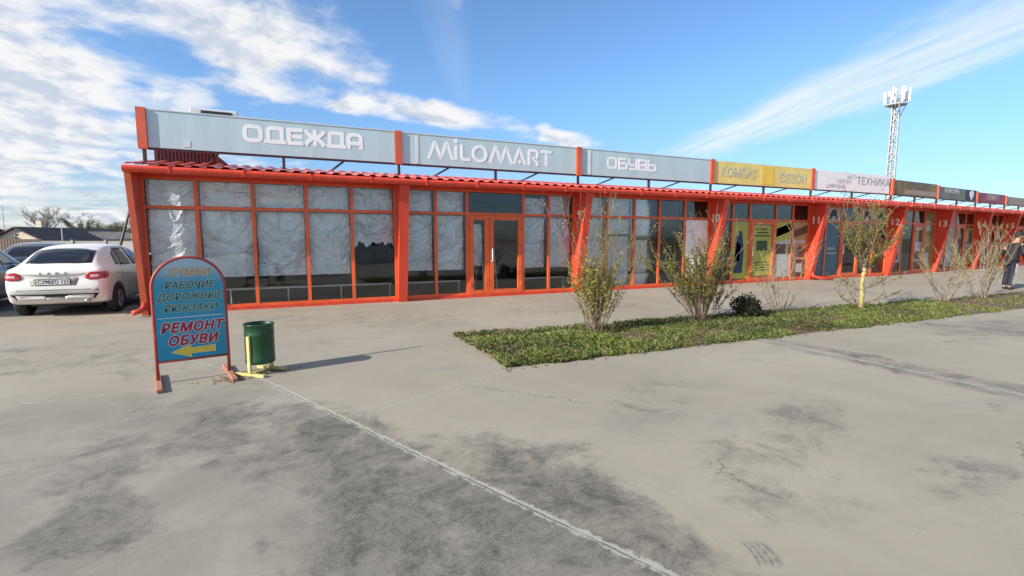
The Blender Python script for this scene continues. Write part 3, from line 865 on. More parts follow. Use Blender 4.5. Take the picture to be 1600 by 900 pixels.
s1r, s1b = sign_board(TA, XA, NA, -2.78, 2.47, 4.26, 'long bleached blue sign board with white word meaning clothes, over the leftmost glass front', M['bluesign'], M['signtrim'])
letters(s1r, TA, -0.86, 3.76, 0.37, 0.085, [G_O, G_D, G_E, G_ZH, G_D, G_A], XA, NA, M['signwhite'], gap=0.11)
s2r, s2b = sign_board(TA, XA, NA, 2.48, 7.76, 4.25, 'bleached blue sign board with white rounded Latin letters, above the double door', M['bluesign'], M['signtrim'])
letters(s2r, TA, 3.33, 3.66, 0.46, 0.078, [L_M, L_I, L_L, L_O, L_M, L_A, L_R, L_T], XA, NA, M['signwhite'], gap=0.20)
sm = MB(TA); sm.box(3.00, 3.07, -0.008, -0.001, SZ0 + 0.02, 4.23); sm.build('seam_strip', M['signtrim'], s2b, world=True)
sm = MB(TA); sm.box(-1.98, -1.86, -0.006, -0.001, SZ0 + 0.05, 3.68); sm.build('seam_strip', M['signtrim'], s1b, world=True)
s3r, s3b = sign_board(TA, XA, NA, 7.77, 13.06, 4.25, 'bleached blue sign board with short white word, just left of the yellow board', M['bluesign'], M['signtrim'])
letters(s3r, TA, 8.86, 3.72, 0.36, 0.066, [G_O, G_B, G_U, G_V, G_SS], XA, NA, M['signwhite'], gap=0.10)
sm = MB(TA); sm.box(8.20, 8.28, -0.008, -0.001, SZ0 + 0.02, 4.23); sm.build('seam_strip', M['signtrim'], s3b, world=True)
s4r, s4b = sign_board(TA, XA, NA, 13.07, 18.26, 4.25, 'faded yellow fabric sign board with washed out grey letters', M['yellowsign'])
yp = MB(TA); yp.box(15.55, 16.22, -0.006, -0.001, SZ0 + 0.06, 4.18); yp.build('deep_yellow_panel', M['yellowdeep'], s4b, world=True)
def sign_text(root, T, s, z, body, size, mat, xd, nd, **kw):
    p = T(s, 0, z) - root.location + nd * 0.0075
    return text_mesh('lettering', body, size, mat, root, face_matrix(p, xd), extrude=0.001, **kw)
sign_text(s4r, TA, 14.45, 3.87, 'КОМБАТ', 0.44, M['fadedgrey'], XA, NA, offset=0.010, sx=0.95)
sign_text(s4r, TA, 17.25, 3.82, 'СЕЗОН', 0.44, M['fadedgrey'], XA, NA, offset=0.014, sx=1.0)
s5r, s5b = sign_board(TA, XA, NA, 18.27, 23.36, 4.24, 'white sign board with thin grey Russian words about household appliances', M['whitesign'])
sign_text(s5r, TA, 22.22, 3.93, 'ТЕХНИКА', 0.42, M['greytext'], XA, NA, sx=1.15)
sign_text(s5r, TA, 21.05, 4.07, 'БЫТО', 0.21, M['fainttext'], XA, NA, align='RIGHT')
sign_text(s5r, TA, 20.75, 3.87, 'ЭЛЕКТРО', 0.21, M['fainttext'], XA, NA, align='RIGHT')
sign_text(s5r, TA, 20.35, 3.67, 'ЦИФРОВАЯ', 0.21, M['fainttext'], XA, NA, align='RIGHT')
s6r, s6b = sign_board(TB, XB, NBv, 0.02, 4.36, 4.12, 'olive brown weathered sign board right of the white one', M['olivesign'])
st_ = MB(TB); st_.box(1.3, 4.3, -0.006, -0.001, SZ0 + 0.05, SZ0 + 0.25); st_.build('lettering', M['beigesign'], s6b, world=True)
sign_text(s6r, TB, 2.7, 3.92, 'ТКАНИ', 0.30, M['greensign'], XB, NBv, sx=1.4)
s7r, s7b = sign_board(TB, XB, NBv, 4.37, 8.86, 4.05, 'grey green sign board with pale letters and a white drop emblem', M['greensign'])
sign_text(s7r, TB, 5.95, 3.88, 'КОНСЕРВ', 0.26, M['whitesign'], XB, NBv, sx=1.3)
dp = MB(TB); dp.box(7.5, 8.85, -0.005, -0.001, SZ0 + 0.03, 4.03); dp.build('dark_panel', M['navy'], s7b, world=True)
em = MB()
pts = arc(0, 0.05, 0.17, 0.17, -30, 210, 14) + [(0.0, -0.27)]
em.prism([tuple(TB(8.25, 0, 3.80) + XB * p[0] * 1.5 + Vector((0, 0, p[1])) + NBv * 0.007) for p in pts], tuple(NBv * 0.006))
em.build('emblem', M['whitesign'], s7r, world=True)
s8r, s8b = sign_board(TB, XB, NBv, 8.87, 12.80, 3.98, 'dull red violet sign board with faint thin letters', M['pinksign'])
sign_text(s8r, TB, 11.0, 3.75, 'ЭЛЕМЕНТ', 0.36, M['fainttext'], XB, NBv, sx=0.95)
s9r, s9b = sign_board(TB, XB, NBv, 12.81, 17.1, 3.92, 'plain grey beige sign board at the right edge of the photo', M['beigesign'], last=True)

# roof upstand of dark red cladding behind the first board
up = MB()
up.prism([(-2.72, 13.55, 3.345), (-1.25, 13.55, 3.345), (-1.75, 13.55, 3.78), (-2.72, 13.55, 3.78)], (0, 0.9, 0))
for i in range(16):
    x = -2.68 + i * 0.07
    up.box(x, x + 0.03, 13.535, 13.549, 3.36, 3.76)
up.build('roof_upstand', M['darkred'], shop, world=True)

# air conditioner on the roof
ac = thing('air_conditioner', 'white air conditioner unit with dark grille peeking over the clothes sign', 'air conditioner', (-1.47, 13.35, 3.345))
a = MB(); a.box(-0.47, 0.47, -0.16, 0.20, 0.42, 1.185); bevel(a.build('casing', M['whitemetal'], ac), 0.02)
a = MB(); a.box(-0.25, 0.36, -0.172, -0.161, 0.50, 1.14)
a.build('grille', M['grille'], ac)
a = MB()
for i in range(9): a.box(-0.24, 0.35, -0.178, -0.173, 0.54 + i * 0.066, 0.552 + i * 0.066)
a.build('slat', M['black'], ac)
for sx in (-0.42, 0.36):
    a = MB(); a.box(sx, sx + 0.05, -0.69, -0.161, 0.45, 0.49); a.build('bracket', M['steel'], ac)

# ------------------------------------------------------------------ crumpled plastic behind the glass
def film_sheet(T, s0, s1, z0, z1, seed, label, group, sag=1.0, bottom=None):
    rr = random.Random(seed)
    nu, nv = int((s1 - s0) / 0.022), int((z1 - z0) / 0.024)
    w, h = s1 - s0, z1 - z0
    mb = MB(T)
    folds = []
    nf = max(2, int(h / 0.22))
    for q in range(nf):
        vv = (q + rr.uniform(0.1, 0.9)) / nf
        folds.append((vv + rr.uniform(-0.15, 0.30), vv + rr.uniform(-0.15, 0.30), rr.uniform(0.05, 0.45) * min(1.0, 1.2 * w / h), rr.uniform(0.05, 0.16), rr.uniform(0.015, 0.045) * rr.choice((1, 1, -0.8)), rr.choice((rr.uniform(0.1, 0.25), rr.uniform(0.75, 0.9)))))
    creases = []
    corner = [(0, h), (w, h), (0, h * rr.uniform(0.3, 0.7)), (w, h * rr.uniform(0.3, 0.7)), (w * rr.uniform(0.2, 0.8), h)]
    for q in range(int(16 + 22 * w * h)):
        if rr.random() < 0.6:
            cx0, cz0 = rr.choice(corner)
            ang = math.atan2(h * 0.35 - cz0, w * 0.5 - cx0) + rr.gauss(0, 0.55)
        else:
            cx0, cz0 = rr.uniform(0, w), rr.uniform(0, h); ang = rr.uniform(0, 2 * PI)
        creases.append((cx0, cz0, math.cos(ang), math.sin(ang), rr.uniform(0.12, 0.6), rr.uniform(0.012, 0.045), rr.uniform(0.008, 0.030) * rr.choice((1, 1, -1)), rr.uniform(-0.8, 0.8)))
    for j in range(nv + 1):
        v = j / nv
        for i in range(nu + 1):
            u = i / nu
            d = 0.0
            wb = mnoise.noise((u * 3.1 + seed, v * 3.3, 1.1)) * 0.05
            for vl, vr, sg, wd_, am, sk in folds:
                f = vl + (vr - vl) * u - sg * (1 - (2 * u - 1) ** 2) + wb
                t = (v - f) * h / wd_ + sk
                if 0 < t < 1:
                    fall = min(1.0, 0.25 + 1.5 * abs(u - 0.5)) if am > 0 else 1.0
                    d += am * sag * fall * (t / sk if t < sk else (1 - t) / (1 - sk))
            X, Z = u * w, v * h
            for cx0, cz0, ex, ez, cl_, cw, ca, bend in creases:
                al = (X - cx0) * ex + (Z - cz0) * ez
                if 0 <= al < cl_:
                    ac_ = -(X - cx0) * ez + (Z - cz0) * ex + bend * al * al * 0.5
                    t = abs(ac_) / cw
                    if t < 1: d += ca * sag * (1 - t) * min(1.0, (1 - al / cl_) * 1.6)
            d += 0.012 * mnoise.noise((u * w * 2.2, v * h * 2.2 + seed, 7.7))
            d += 0.0035 * (1 - abs(mnoise.noise((u * w * 14 + seed * 3, v * h * 9, 0.3))) * 2)
            zb = bottom(u) * (1 - v) if bottom else 0.0
            mb.v.append(tuple(T(s0 + u * w + 0.006 * mnoise.noise((u * 6, v * 6, seed)), 0.19 - min(d, 0.16), z0 + v * h + zb + (0.02 * mnoise.noise((u * 7, seed, 0)) if j == 0 else 0))))
    for j in range(nv):
        for i in range(nu):
            q = j * (nu + 1) + i
            mb.f.append((q, q + 1, q + nu + 2, q + nu + 1))
    o = mb.build('plastic_sheet', M['film'], smooth=True, fix=False)
    c0 = Vector(o.data.vertices[0].co)
    base = T((s0 + s1) / 2, 0.1, z0)
    o.data.transform(Matrix.Translation(-base)); o.location = base
    return tag(o, label, 'plastic sheet', group)

ordn = ['leftmost', 'second from left', 'third from left', 'fourth from left', 'rightmost']
GF = 'crinkled plastic sheets hung behind the windows'
for i in range(5):
    film_sheet(TA, bay1[i] + 0.05, bay1[i + 1] - 0.05, 2.32, 2.86, 11 + i, 'small crinkled plastic sheet, top row under the clothes sign, %s' % ordn[i], GF, 0.8)
    if i == 4:
        film_sheet(TA, bay1[i] + 0.05, bay1[i + 1] - 0.05, 1.50, 2.22, 25, 'short torn plastic sheet in the pane left of the second fin, dark below', GF, 1.0, lambda u: 0.16 * mnoise.noise((u * 5.0, 3.3, 0)) + 0.10 * mnoise.noise((u * 17.0, 1.3, 0)) - 0.45 * max(0, u - 0.86) * 7 * 0.35 - 0.5 * max(0, 0.12 - u) * 3)
    else:
        film_sheet(TA, bay1[i] + 0.05, bay1[i + 1] - 0.05, (0.80, 0.74, 0.74, 0.74)[i], 2.22, 31 + i, 'tall sagging plastic sheet, lower row under the clothes sign, %s' % ordn[i], GF, 1.15)
nm = {0: 'outer left', 1: 'left of the door', 3: 'right of the door', 4: 'beside the right fin'}
for i in (0, 1, 3, 4):
    film_sheet(TA, bay2[i] + 0.05, bay2[i + 1] - 0.05, 2.32, 2.86 if i != 3 else 2.76, 51 + i, 'small plastic sheet, top row of the double door shop, %s' % nm[i], GF, 0.8)
    film_sheet(TA, bay2[i] + 0.05, bay2[i + 1] - 0.05, 0.76, 2.22, 61 + i, 'tall plastic sheet, lower row of double door shop, %s' % nm[i], GF, 0.9)
film_sheet(TA, 4.55, 4.85, 0.85, 2.0, 77, 'narrow plastic sheet behind the glass of the left door leaf', GF, 0.6)
nm = ['beside fin nine', 'second from left', 'third from left', 'fourth from left']
for i in range(4):
    film_sheet(TA, bay3[i] + 0.05, bay3[i + 1] - 0.05, 2.32, 2.86, 81 + i, 'small dull plastic sheet, top row under short word sign, %s' % nm[i], GF, 0.6)
    film_sheet(TA, bay3[i] + 0.05, bay3[i + 1] - 0.05, (0.8, 1.75, 1.7, 1.65)[i], 2.22, 91 + i, '%s plastic sheet, lower row under short word sign, %s' % ('tall' if i == 0 else 'short', nm[i]), GF, 0.7)

# inside: a long white wall rail, white panels and crates
M['rail'] = paint('white rail', (0.66, 0.66, 0.64), 0.5)
for k, (x0, x1, lab) in enumerate(((-2.6, 2.40, 'thin white barrier rail inside the leftmost glass front'), (2.72, 4.3, 'short white barrier rail inside, left of the double door'), (6.1, 7.66, 'short white barrier rail inside, right of the double door'), (8.0, 12.0, 'white barrier rail inside the glass front under the short word sign'))):
    r_ = thing('barrier_rail', lab, 'rail', (x0, 12.95, 0.05), 0, 'barrier rails inside the shops')
    m_ = MB(); m_.box(0, x1 - x0, 0, 0.03, 0.36, 0.40); m_.build('bar', M['rail'], r_)
    n = max(2, int((x1 - x0) / 1.2) + 1)
    for q in range(n):
        xx = 0.05 + q * (x1 - x0 - 0.13) / (n - 1)
        m_ = MB(); m_.box(xx, xx + 0.03, 0.0, 0.03, 0, 0.359); m_.build('leg', M['rail'], r_)
def panel(x0, x1, z0, z1, y, lab, mat=None, name='display_panel', cat='panel', grp=None):
    m_ = MB(); m_.box(-(x1 - x0) / 2, (x1 - x0) / 2, -0.015, 0.015, 0, z1 - z0)
    o = m_.build(name, mat or M['white']); o.location = ((x0 + x1) / 2, y, z0)
    return tag(o, lab, cat, grp)
panel(12.06, 13.02, 0.95, 2.22, 12.525, 'large white panel closing the window left of the fin numbered ten', M['white'])
panel(12.10, 12.98, 0.30, 0.92, 12.525, 'lower white panel under the large white one beside the fin numbered ten', M['white'])
def carton(x, y, z, w, d, h, lab):
    t = thing('carton', lab, 'box', (x, y, z), 0, 'pale boxes inside the shoe shop')
    m_ = MB(); m_.box(-w / 2, w / 2, -d / 2, d / 2, 0, h); bevel(m_.build('body', M['white'], t), 0.01)
    m_ = MB(); m_.box(-w / 2 + 0.02, w / 2 - 0.02, -0.025, 0.025, h + 0.001, h + 0.003); m_.build('tape', M['beigesign'], t)
for args in ((9.42, 12.98, 0.05, 0.75, 0.6, 1.62, 'tall pale box behind the shoe shop window, left of the other box'), (10.4, 13.05, 0.05, 0.55, 0.5, 1.50, 'slimmer pale box behind the middle of the shoe shop window'), (11.5, 12.95, 0.05, 0.7, 0.5, 1.0, 'low pale box behind the fourth shoe shop pane')):
    carton(*args)
def table(x, y, lab):
    t = thing('counter', lab, 'counter', (x, y, 0.05))
    m_ = MB(); m_.box(-0.7, 0.7, -0.3, 0.3, 0.82, 0.88); m_.build('top', M['white'], t)
    m_ = MB(); m_.box(-0.66, 0.66, -0.25, 0.25, 0, 0.819); m_.build('cabinet', M['int_floor'], t)
table(-0.2, 14.6, 'low counter with pale top far inside the leftmost shop')
ld = thing('step_ladder', 'white step ladder standing inside behind the right door leaf', 'ladder', (5.45, 13.6, 0.05))
for sx in (-0.22, 0.22):
    m_ = MB(); m_.bar((sx, 0, 0), (sx * 0.8, 0.3, 1.75), 0.04, 0.03); m_.build('rail', M['white'], ld)
    m_ = MB(); m_.bar((sx, 0.75, 0), (sx * 0.8, 0.36, 1.70), 0.035, 0.025); m_.build('rail', M['white'], ld)
for i in range(6):
    m_ = MB(); zz = 0.27 + i * 0.27; m_.box(-0.19, 0.19, zz * 0.17, zz * 0.17 + 0.07, zz, zz + 0.025); m_.build('step', M['white'], ld)

# posters and film in the shop windows further right
M['limegreen'] = paint('yellow green window film', (0.42, 0.40, 0.06), 0.5, var=0.1)
M['tan'] = paint('tan poster', (0.42, 0.27, 0.12), 0.5, var=0.2, scale=3)
M['brown'] = paint('brown poster', (0.12, 0.055, 0.04), 0.5, var=0.3, scale=3)
M['greypaper'] = paint('grey white poster', (0.45, 0.44, 0.42), 0.6, var=0.1)
M['darkgreen'] = paint('dark green print', (0.05, 0.07, 0.02), 0.6, var=0.2)
def poster(T, xd, nd, s0, s1, z0, z1, mat, label, parts=(), y=-0.0125):
    root = thing('poster', label, 'poster', tuple(T((s0 + s1) / 2, y, z0)), 0, 'posters stuck on the shop windows')
    m_ = MB(T); m_.box(s0, s1, y - 0.003, y, z0, z1); sh = m_.build('sheet', mat, root, world=True)
    for nmn, poly, mt in parts:
        m_ = MB(T)
        pp = [(s0 + u * (s1 - s0), y - 0.0045, z0 + v * (z1 - z0)) for u, v in poly]
        n = m_.pts(pp + [(a_, y - 0.0035, c_) for a_, b_, c_ in pp]); k = len(pp)
        m_.f.append(tuple(range(n, n + k))); m_.f.append(tuple(range(n + 2 * k - 1, n + k - 1, -1)))
        for i in range(k): m_.f.append((n + i, n + (i + 1) % k, n + k + (i + 1) % k, n + k + i))
        m_.build(nmn, mt, root, world=True)
    return root
R4 = lambda a, b_, c_, d: [(a, c_), (b_, c_), (b_, d), (a, d)]
poster(TA, XA, NA, 14.24, 15.02, 0.16, 2.2, M['limegreen'], 'yellow green window poster with a dark seated figure shape, left of the lime door', [('dark_print', [(0.12, 0.1), (0.7, 0.1), (0.75, 0.5), (0.6, 0.82), (0.4, 0.86), (0.2, 0.7)], M['navy']), ('grey_print', [(0.2, 0.35), (0.5, 0.3), (0.55, 0.6), (0.3, 0.65)], M['greypaper'])])
poster(TA, XA, NA, 15.24, 16.25, 0.24, 2.08, M['limegreen'], 'lime film on the door between the fins ten and eleven', [('dark_print', R4(0.22, 0.78, 0.50, 0.70), M['darkgreen'])] + [('text_line', R4(0.12 + 0.05 * (k % 2), 0.88 - 0.07 * (k % 3), 0.78 + k * 0.065, 0.81 + k * 0.065), M['darkgreen']) for k in range(3)] + [('text_line', R4(0.1, 0.9 - 0.1 * (k % 2), 0.10 + k * 0.05, 0.125 + k * 0.05), M['darkgreen']) for k in range(4)], y=-0.064 + 0.05)
poster(TA, XA, NA, 16.47, 17.31, 0.16, 2.22, M['greypaper'], 'window poster with a dark slanted band on yellow, right of the lime door', [('yellow_field', [(0, 0.62), (1, 0.70), (1, 1), (0, 1)], M['limegreen']), ('dark_band', [(0, 0.72), (1, 0.84), (1, 0.99), (0, 0.87)], M['navy']), ('dark_print', R4(0.0, 1.0, 0.42, 0.60), M['brown'])], y=-0.0125)
poster(TA, XA, NA, 17.40, 18.24, 0.80, 2.22, M['tan'], 'tan window poster with a brown slanted ribbon, next to the fin numbered eleven', [('brown_band', [(0.02, 0.58), (0.98, 0.72), (0.98, 0.93), (0.02, 0.78)], M['brown']), ('text_line', R4(0.1, 0.9, 0.45, 0.52), M['greypaper']), ('dark_print', [(0.15, 0.08), (0.85, 0.05), (0.9, 0.3), (0.5, 0.38), (0.2, 0.28)], M['brown'])])
poster(TA, XA, NA, 17.42, 18.22, 0.16, 0.76, M['brown'], 'small brown notice with white centre under the tan poster', [('white_print', R4(0.3, 0.75, 0.25, 0.8), M['greypaper'])])
for k, (a_, c_) in enumerate(((bay5[0], bay5[1]), (bay5[1], bay5[2]), (bay5[3], bay5[4]), (bay5[4], bay5[5]))):
    poly = [(0.2, 0.1), (0.35, 0.12), (0.42, 0.35), (0.6, 0.3), (0.75, 0.08), (0.86, 0.1), (0.8, 0.5), (0.62, 0.8), (0.45, 0.88), (0.32, 0.7), (0.28, 0.4)]
    if k % 2: poly = [(1 - u, v) for u, v in poly][::-1]
    poster(TA, XA, NA, a_ + 0.06, c_ - 0.05, 2.32, 2.84, M['greypaper'], 'white top row poster with a dark animal shape, %s the shop numbered eleven' % ('leftmost in', 'second in', 'third in', 'rightmost in')[k], [('dark_print', poly, M['black'])])
M['teal'] = paint('teal window film', (0.045, 0.11, 0.145), 0.35, var=0.2, scale=2)
poster(TA, XA, NA, 18.6, 19.26, 0.16, 2.22, M['teal'], 'dark teal window film right of the fin numbered eleven, narrow', [('text_line', R4(0.15, 0.85, 0.5, 0.53), M['greytext'])])
poster(TA, XA, NA, 19.35, 20.2, 0.16, 2.22, M['teal'], 'dark teal window film left of the door behind the small tree', [('text_line', R4(0.12, 0.7, 0.48, 0.53), M['greytext']), ('text_line', R4(0.12, 0.85, 0.40, 0.43), M['greytext'])])
for s0_, s1_, z0_, z1_, mt, lab in ((5.72, 6.66, 0.2, 2.84, 'beigesign', 'tall grey beige sticker with pale squares beyond fin thirteen'), (9.2, 9.96, 2.32, 2.84, 'olivesign', 'olive top row sticker beyond fin fourteen'), (4.64, 5.60, 2.32, 2.84, 'olivesign', 'olive top row sticker just beyond fin thirteen'), (11.95, 12.78, 0.2, 2.2, 'brown', 'dark brown sticker beside the fin numbered fifteen'), (3.36, 4.36, 0.2, 2.84, 'olivesign', 'tall olive sticker left of the fin numbered thirteen')):
    poster(TB, XB, NBv, s0_, s1_, z0_, z1_, M[mt], lab, [('picture', R4(0.15, 0.6, 0.1 + q * 0.28, 0.28 + q * 0.28), M['greypaper' if q != 1 else 'tan']) for q in range(3)])
for k, (a_, c_, mt, lab) in enumerate(((0.2, 1.15, 'greypaper', 'pale poster with coloured blocks left of the door beyond fin twelve'), (2.3, 3.25, 'greypaper', 'pale poster right of the door beyond fin twelve'), (4.7, 5.6, 'beigesign', 'beige poster with pictures beyond fin thirteen'), (7.85, 8.8, 'olivesign', 'olive poster beside fin fourteen'), (9.15, 9.95, 'pinksign', 'reddish poster just beyond fin fourteen'), (10.05, 10.95, 'beigesign', 'beige poster left of the person in dark clothes'))):
    poster(TB, XB, NBv, a_, c_, 0.55, 2.15, M[mt], lab, [('picture', R4(0.12, 0.5, 0.55, 0.9), M['tan']), ('picture', R4(0.55, 0.9, 0.55, 0.9), M['darkgreen']), ('text_line', R4(0.1, 0.9, 0.38, 0.46), M['greytext']), ('picture', R4(0.12, 0.88, 0.06, 0.3), M['brown'])])


# ------------------------------------------------------------------ arched pavement sign
M['signred'] = paint('worn red tube paint', (0.36, 0.055, 0.045), 0.45, var=0.15, scale=8, dirt=(0.25, 0.10, 0.06), dirt_amt=0.5)
M['footpaint'] = paint('chipped pinkish wood foot', (0.40, 0.17, 0.11), 0.7, var=0.25, scale=10, dirt=(0.2, 0.13, 0.09), dirt_amt=0.6)
M['txt_or'] = paint('faded orange print', (0.50, 0.27, 0.12), 0.5, var=0.1)
M['txt_teal'] = paint('dark teal print', (0.01, 0.09, 0.10), 0.5, var=0.1)
M['txt_red'] = paint('crimson print', (0.34, 0.012, 0.035), 0.5, var=0.1)
M['txt_pale'] = paint('pale outline print', (0.66, 0.76, 0.50), 0.5, var=0.05)
M['txt_white'] = paint('white outline print', (0.75, 0.72, 0.72), 0.5, var=0.05)
M['txt_yellow'] = paint('yellow arrow print', (0.70, 0.52, 0.06), 0.5, var=0.08)
def board_blue():
    m, nb, bs = new_mat('blue printed board')
    p = nb.node('ShaderNodeTexCoord').outputs['Object']
    x, y, z = nb.xyz(p)[:3]
    n = nb.noise(p, 5.0, 4)
    k = nb.add(z, nb.mul(nb.sub(n, 0.5), 0.16))
    c = nb.mix(nb.step(k, 1.08, 1.36), (0.03, 0.29, 0.44), (0.40, 0.52, 0.58))      # the print itself fades to a pale sky at the top
    c = nb.mix(nb.step(k, 0.30, 0.62, 0.0, 1.0), (0.015, 0.26, 0.43), c)
    nb.put(bs.inputs['Base Color'], c)
    bs.inputs['Roughness'].default_value = 0.32
    return m
SB = thing('pavement_sign', 'blue arched pavement sign in a red tube frame, yellow arrow at its foot', 'pavement sign', (-1.07, 6.52, 0.004), R(13))
hw = 0.335
bx_ = MB()
outl = [(-hw, 0.25), (hw, 0.25), (hw, 1.06)] + arc(0, 1.06, hw, 0.33, 0, 180, 20)[1:]
bx_.prism([(x, -0.008, z) for x, z in outl], (0, 0.016, 0))
bo = bx_.build('board', board_blue(), SB)
fr = MB()
path = [(-hw - 0.012, 0, 0.04), (-hw - 0.012, 0, 0.5), (-hw - 0.012, 0, 1.06)] + [(x, 0, z) for x, z in arc(0, 1.06, hw + 0.012, 0.342, 180, 0, 24)[1:]] + [(hw + 0.012, 0, 0.5), (hw + 0.012, 0, 0.04)]
fr.tube(path, 0.017, 8)
fr.tube([(-hw - 0.01, 0, 0.235), (hw + 0.01, 0, 0.235)], 0.014, 8)
fr.build('frame', M['signred'], SB, smooth=True)
for sx in (-1, 1):
    ft = MB(); ft.box(sx * (hw + 0.012) - 0.028, sx * (hw + 0.012) + 0.028, -0.43, 0.40, 0.0, 0.039)
    bevel(ft.build('foot', M['footpaint'], SB), 0.006)
def line(body, z, size, mat, omat, x=0.0, sx=1.0, off=0.0035, ooff=0.0085, shear=0.26):
    o = text_mesh('lettering', body, size, mat, bo, face_matrix((x, -0.0125, z), (1, 0, 0)), extrude=0.0008, shear=shear, fat=off, sx=sx * 0.93, spacing=1.10)
    text_mesh('letter_outline', body, size, omat, o, face_matrix((x, -0.0098, z), (1, 0, 0)), extrude=0.0008, shear=shear, fat=ooff, sx=sx * 0.93, spacing=1.10)
line('СУМКИ', 1.232, 0.115, M['txt_or'], M['txt_pale'], sx=0.98)
line('РАБОЧИЕ', 1.085, 0.112, M['txt_teal'], M['txt_pale'], sx=0.90, off=0.0025, ooff=0.0070)
line('ДОРОЖНЫЕ', 0.955, 0.112, M['txt_teal'], M['txt_pale'], sx=0.92, off=0.0025, ooff=0.0070)
line('РЮКЗАКИ', 0.825, 0.112, M['txt_teal'], M['txt_pale'], sx=0.92, off=0.0025, ooff=0.0070)
line('РЕМОНТ', 0.605, 0.145, M['txt_red'], M['txt_white'], sx=0.98, off=0.0065, ooff=0.013)
line('ОБУВИ', 0.455, 0.145, M['txt_red'], M['txt_white'], sx=0.98, off=0.0065, ooff=0.013)
m_ = MB(); m_.box(-0.31, 0.31, -0.0095, -0.0085, 0.722, 0.729); m_.build('divider_line', M['txt_white'], bo)
def arrow(sc, d, mat, name, par):
    m_ = MB()
    P = [(-0.21, 0.335), (-0.02, 0.335 + 0.066), (-0.02, 0.335 + 0.030), (0.21, 0.335 + 0.040), (0.21, 0.335 - 0.032), (-0.02, 0.335 - 0.030), (-0.02, 0.335 - 0.066)]
    cx, cz = 0.0, 0.335
    m_.prism([(cx + (x - cx) * sc[0], d, cz + (z - cz) * sc[1]) for x, z in P], (0, 0.0012, 0))
    return m_.build(name, mat, par)
ar = arrow((1, 1), -0.0125, M['txt_yellow'], 'arrow', bo)
arrow((1.04, 1.14), -0.0102, M['txt_pale'], 'arrow_outline', ar)

# ------------------------------------------------------------------ litter bin
M['bingreen'] = paint('dark green bin paint', (0.008, 0.060, 0.022), 0.36, var=0.25, scale=6, dirt=(0.05, 0.06, 0.03), dirt_amt=0.4)
M['binyellow'] = paint('pale yellow stand paint', (0.62, 0.52, 0.20), 0.5, var=0.15, scale=8, dirt=(0.40, 0.30, 0.14), dirt_amt=0.5)
bn = thing('litter_bin', 'dark green metal litter bin on a pale yellow stand beside the pavement sign', 'litter bin', (-0.39, 6.50, 0.004), R(-40))
m_ = MB(); r0 = 0.162
m_.lathe([(0.0, 0.125), (r0 - 0.012, 0.125), (r0 - 0.003, 0.13), (r0, 0.14), (r0 + 0.004, 0.17), (r0, 0.19), (r0, 0.47), (r0 + 0.004, 0.48), (r0, 0.49), (r0, 0.585), (r0 + 0.009, 0.592), (r0 + 0.009, 0.602), (r0 - 0.002, 0.604), (r0 - 0.008, 0.58), (r0 - 0.012, 0.20), (0.0, 0.19)], 32)
m_.build('drum', M['bingreen'], bn, smooth=True)
m_ = MB(); rr = random.Random(4)
for i in range(9):
    a, q = rr.uniform(0, 6.28), rr.uniform(0, 0.1)
    m_.prism([(q * math.cos(a) + rr.uniform(-0.06, 0.06), q * math.sin(a) + rr.uniform(-0.06, 0.06), 0.50 + rr.uniform(-0.03, 0.05)) for _ in range(3)], (0.004, 0.002, 0.006))
m_.build('litter', M['greypaper'], bn)
for sx in (-1, 1):
    m_ = MB(); m_.box(-0.018, 0.018, sx * (r0 + 0.012) - 0.012, sx * (r0 + 0.012) + 0.012, 0.031, 0.47); m_.build('leg', M['binyellow'], bn)
    m_ = MB(); m_.box(-0.21, 0.21, sx * (r0 + 0.012) - 0.02, sx * (r0 + 0.012) + 0.02, 0.0, 0.03); m_.build('foot', M['binyellow'], bn)
m_ = MB(); m_.box(-0.016, 0.016, -r0 + 0.009, r0 - 0.009, 0.002, 0.028); m_.build('cross_bar', M['binyellow'], bn)
# crumbled dirt under the bin
dd = MB(); rr = random.Random(8)
for i in range(420):
    a = rr.gauss(0, 1); x = -0.48 + rr.gauss(0, 0.20); y = 6.40 + rr.gauss(0, 0.07) + (x + 0.48) * 0.25
    q = rr.uniform(0.004, 0.016)
    n = dd.pts([(x - q, y, 0.003), (x + q * 0.6, y - q, 0.003), (x + q * 0.7, y + q, 0.003), (x, y, 0.003 + q * 0.9)])
    dd.f += [(n, n + 1, n + 3), (n + 1, n + 2, n + 3), (n + 2, n, n + 3), (n, n + 2, n + 1)]
M['dirt'] = paint('dark crumbled dirt', (0.16, 0.12, 0.08), 0.95, var=0.4, scale=20)
tag(dd.build('crumbled_dirt', M['dirt']), kind='stuff')

